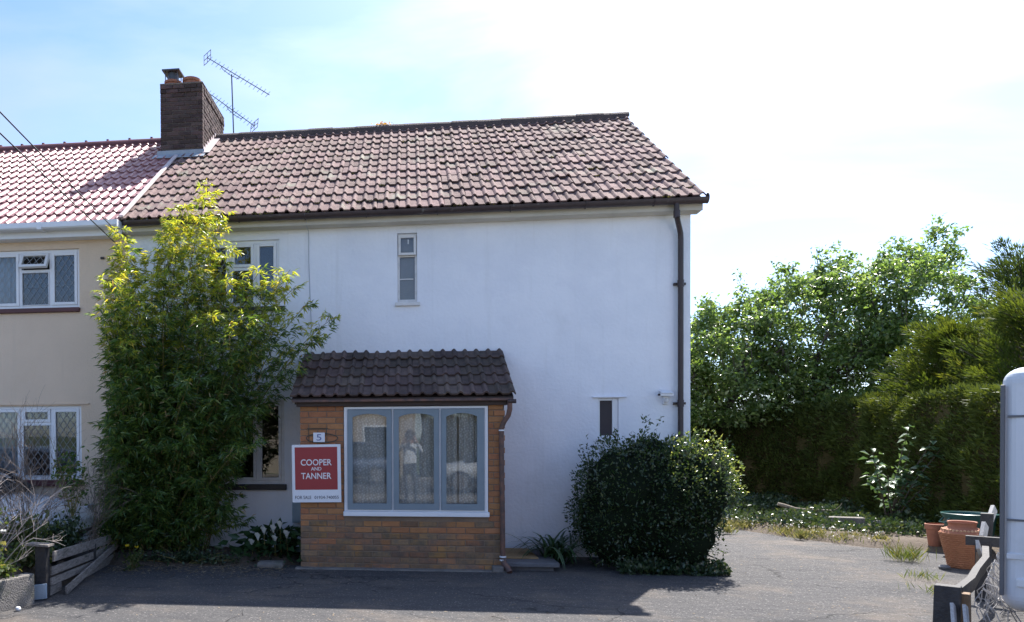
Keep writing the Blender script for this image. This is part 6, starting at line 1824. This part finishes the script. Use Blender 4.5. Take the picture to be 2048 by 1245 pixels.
# ================================================================== cars
def carpaint(name, c):
    return mat(name, c, 0.28, spec=0.5, coat=0.8)
def car(loc, rz, paint, label, glassm):
    t = thing('parked_car', loc, label, 'car', None)
    t.rotation_euler = (0, 0, rz)
    o0 = ORIG[t].copy(); ORIG[t] = Vector((0, 0, 0))     # parts are modelled in the car's own frame
    def loft(st, n=20, pw=3.2):
        V = []; Fc = []
        for (x, hw, zb, zt) in st:
            for k in range(n):
                a = 2 * math.pi * k / n; ca, sa = math.cos(a), math.sin(a)
                yy = math.copysign(abs(ca) ** (2 / pw), ca) * hw; zz_ = math.copysign(abs(sa) ** (2 / pw), sa)
                V.append((x, yy * (1 - 0.06 * max(0, zz_)), (zb + zt) / 2 + zz_ * (zt - zb) / 2))
        m = len(st)
        for i in range(m - 1):
            for k in range(n): Fc.append((i * n + k, i * n + (k + 1) % n, (i + 1) * n + (k + 1) % n, (i + 1) * n + k))
        Fc.append(tuple(range(n))); Fc.append(tuple((m - 1) * n + k for k in range(n - 1, -1, -1)))
        b = MB(); b.add(V, Fc); return b
    loft([(-2.0, 0.70, 0.40, 0.86), (-1.96, 0.80, 0.30, 0.95), (-1.5, 0.86, 0.22, 0.98), (-0.6, 0.87, 0.20, 0.97), (0.4, 0.87, 0.20, 0.96), (0.85, 0.87, 0.20, 0.955), (1.3, 0.86, 0.22, 0.90), (1.7, 0.82, 0.24, 0.82), (1.93, 0.72, 0.28, 0.72), (2.03, 0.58, 0.34, 0.60)]).build('body', paint, t, smooth=True)
    roofp = [(-1.88, 0.62, 0.90, 0.98), (-1.55, 0.66, 0.88, 1.30), (-1.0, 0.67, 0.88, 1.45), (-0.2, 0.67, 0.88, 1.47), (0.25, 0.66, 0.88, 1.42), (0.65, 0.68, 0.88, 1.18), (1.02, 0.70, 0.88, 0.96)]
    loft(roofp, 20, 3.6).build('glasshouse', glassm, t, smooth=True)
    loft([(-1.45, 0.56, 1.33, 1.36), (-1.0, 0.64, 1.40, 1.475), (-0.2, 0.645, 1.42, 1.495), (0.25, 0.61, 1.39, 1.435), (0.34, 0.56, 1.375, 1.40)], 20, 3.0).build('roof', paint, t, smooth=True)
    for s in (-1, 1):
        b = MB(); b.tube([(0.28, s * 0.62, 1.41), (0.64, s * 0.665, 1.19), (1.05, s * 0.70, 0.95)], 0.028, 8); b.build('pillar', M_rubber, t, smooth=True)
        b = MB(); b.tube([(-0.35, s * 0.67, 1.42), (-0.40, s * 0.735, 0.96)], 0.03, 8); b.build('pillar', M_rubber, t, smooth=True)
        b = MB(); b.obox((0.62, s * 0.95, 1.02), (1, 0, 0), 0.06, (0, 1, 0), 0.09, (0, 0, 1), 0.055); b.build('mirror', M_rubber, t, bevel=0.03, seg=3)
        b = MB(); b.obox((1.86, s * 0.58, 0.66), (1, -s * 0.35, 0.4), 0.07, (0, 1, 0), 0.14, (0, 0, 1), 0.07); b.build('headlight', M_plaque, t, bevel=0.03, seg=3)
        for xw in (-1.25, 1.27):
            b = MB(); b.tube([(xw, s * 0.70, 0.30), (xw, s * 0.885, 0.30)], 0.305, 26); w = b.build('wheel', M_rubber, t, smooth=True)
            b = MB(); b.tube([(xw, s * 0.886, 0.30), (xw, s * 0.896, 0.30)], 0.205, 20); b.build('rim', M_alu, w, smooth=True)
        b = MB(); b.tube([(0.97, s * 0.12, 0.985), (0.90, s * 0.55, 1.035)], 0.012, 6); b.build('wiper', M_rubber, t)
    b = MB(); b.obox((2.0, 0, 0.42), (1, 0, 0), 0.03, (0, 1, 0), 0.5, (0, 0, 1), 0.07); b.build('grille', M_rubber, t, bevel=0.02)
    b = MB(); b.obox((1.0, 0, 0.955), (1, 0, 0.1), 0.10, (0, 1, 0), 0.64, (0, 0, 1), 0.012); b.build('scuttle', M_rubber, t, bevel=0.01)
    ORIG[t] = o0
    return t
M_carglass = mat('car_glass', (0.012, 0.018, 0.020), 0.05, spec=0.8)
car((-2.12, -1.45, 0.0), 0.03, carpaint('white_paint', (0.66, 0.69, 0.74)), 'pale car parked in front of the beige house behind the twiggy shrubs', M_carglass)
car((6.75, -15.2, -0.03), math.pi, carpaint('silver_paint', (0.45, 0.47, 0.5)), 'silver car parked across the road behind the photographer', M_carglass)
car((1.7, -18.3, -0.03), math.pi, carpaint('blue_paint', (0.06, 0.09, 0.16)), 'dark blue car parked at the far kerb across the road', M_carglass)

# ================================================================== across the road (seen only in the window panes)
M_opp = mat('weathered_buff_render', (0.46, 0.39, 0.31), 0.9, (0.40, 0.34, 0.28), 1.0, 7, bump=0.3)
def opp(x0, x1, y, label):
    t = thing('opposite_house', ((x0 + x1) / 2, y, 0), label, 'house', 'houses across the road')
    b = MB(); b.box(x0, x1, y - 7, y, -0.1, 5.0); b.build('wall', M_opp, t)
    b = MB(); b.prism([(x0 - 0.2, y + 0.4, 4.9), (x0 - 0.2, y - 3.5, 7.4), (x0 - 0.2, y - 7.4, 4.9)], (x1 - x0 + 0.4, 0, 0)); b.build('roof', M_tile, t)
    for cx_ in np.linspace(x0 + 1.4, x1 - 1.4, 3):
        for z in (1.0, 3.5):
            b = MB(); rect_frame(b, cx_ - 0.75, cx_ + 0.75, z, z + 1.15, 0.08, 0.08, 0.08, 0.08, y + 0.002, y + 0.06); w = b.build('window', M_upvc, t)
            b = MB(); b.box(cx_ - 0.7, cx_ + 0.7, y + 0.003, y + 0.02, z + 0.05, z + 1.1); b.build('pane', M_carglass, w)
opp(-6.2, 4.2, -24.5, 'beige house across the road, facing the leaded windows')
opp(13.0, 24.0, -26.5, 'beige house across the road, beyond the far hedge')
hedge('roadside_hedge', [(4.5, -23.4), (12.8, -24.0)][::-1], 2.6, 1.2, 'dark hedge across the road between the two beige houses', 9000, L_hedge, (8.6, -23.7, 0), 5)
ph = thing('person', (4.03, -10.78, 0), 'person in a pale shirt and dark trousers holding a camera to the face', 'person')
def personmesh():
    J = {'pel': (4.03, -10.78, 0.93, .15, .11), 'bel': (4.03, -10.78, 1.10, .15, .11), 'che': (4.03, -10.79, 1.30, .165, .115), 'nk': (4.03, -10.79, 1.47, .06, .06), 'hd': (4.03, -10.74, 1.60, .078, .092), 'tp': (4.03, -10.75, 1.73, .06, .07)}
    E_ = [('pel', 'bel'), ('bel', 'che'), ('che', 'nk'), ('nk', 'hd'), ('hd', 'tp')]
    for s, k in ((-1, 'l'), (1, 'r')):
        J['sh' + k] = (4.03 + s * .19, -10.79, 1.41, .062, .062); J['el' + k] = (4.03 + s * .30, -10.70, 1.20, .045, .045); J['wr' + k] = (4.03 + s * .12, -10.56, 1.52, .032, .032); J['ha' + k] = (4.03 + s * .085, -10.54, 1.60, .035, .03)
        J['hi' + k] = (4.03 + s * .10, -10.78, 0.86, .095, .095); J['kn' + k] = (4.03 + s * .115, -10.76, 0.49, .062, .062); J['an' + k] = (4.03 + s * .12, -10.79, 0.09, .043, .043); J['to' + k] = (4.03 + s * .14, -10.62, 0.035, .042, .035)
        E_ += [('che', 'sh' + k), ('sh' + k, 'el' + k), ('el' + k, 'wr' + k), ('wr' + k, 'ha' + k), ('pel', 'hi' + k), ('hi' + k, 'kn' + k), ('kn' + k, 'an' + k), ('an' + k, 'to' + k)]
        for q in range(4):
            J['f%d%s' % (q, k)] = (4.03 + s * (.075 - .004 * q), -10.515, 1.635 - q * .02, .009, .009); J['g%d%s' % (q, k)] = (4.03 + s * (.055 - .004 * q), -10.495, 1.635 - q * .02, .008, .008)
            E_ += [('ha' + k, 'f%d%s' % (q, k)), ('f%d%s' % (q, k), 'g%d%s' % (q, k))]
        J['t' + k] = (4.03 + s * .06, -10.56, 1.575, .010, .010); E_ += [('ha' + k, 't' + k)]
    ks = list(J); me = bpy.data.meshes.new('body')
    me.from_pydata([(J[k][0] - 4.03, J[k][1] + 10.78, J[k][2]) for k in ks], [(ks.index(a), ks.index(c)) for a, c in E_], [])
    o = link_mesh('body', me, ph)
    o.modifiers.new('skin', 'SKIN')
    sv = me.skin_vertices[0].data
    for i, k in enumerate(ks):
        sv[i].radius = J[k][3:5]; sv[i].use_root = (k == 'pel')
    sb_ = o.modifiers.new('sub', 'SUBSURF'); sb_.levels = 2; sb_.render_levels = 2
    m, t, p = newmat('person_clothes')
    n_, l = t.nodes.new, t.links.new
    tcn = n_('ShaderNodeTexCoord'); sp = n_('ShaderNodeSeparateXYZ'); l(tcn.outputs['Object'], sp.inputs[0])
    rp = n_('ShaderNodeValToRGB'); rp.color_ramp.interpolation = 'CONSTANT'
    el = rp.color_ramp.elements
    el[0].position = 0; el[0].color = (0.02, 0.02, 0.022, 1); el[1].position = 0.05; el[1].color = (0.035, 0.04, 0.055, 1)
    for pos, c in ((0.525, (0.62, 0.65, 0.68, 1)), (0.80, (0.45, 0.27, 0.2, 1))):
        e = el.new(pos); e.color = c
    dv = n_('ShaderNodeMath'); dv.operation = 'DIVIDE'; dv.inputs[1].default_value = 1.82
    l(sp.outputs['Z'], dv.inputs[0]); l(dv.outputs[0], rp.inputs[0]); l(rp.outputs[0], p.inputs['Base Color'])
    p.inputs['Roughness'].default_value = 0.8
    me.materials.append(m)
personmesh()
b = MB(); b.lathe([(0.001, 1.80), (0.05, 1.79), (0.08, 1.74), (0.092, 1.67), (0.090, 1.62)], (4.03, -10.765, 0), 18); b.build('hair', mat('hair', (0.05, 0.035, 0.025), 0.7), ph, smooth=True)
pc_ = thing('camera_body', (4.03, -10.56, 1.58), 'black camera held by the person', 'camera')
b = MB(); b.box(3.965, 4.095, -10.61, -10.55, 1.55, 1.64); b.build('housing', M_rubber, pc_, bevel=0.008)
b = MB(); b.tube([(4.03, -10.55, 1.59), (4.03, -10.48, 1.59)], 0.033, 16); b.build('lens_barrel', M_rubber, pc_, smooth=True)
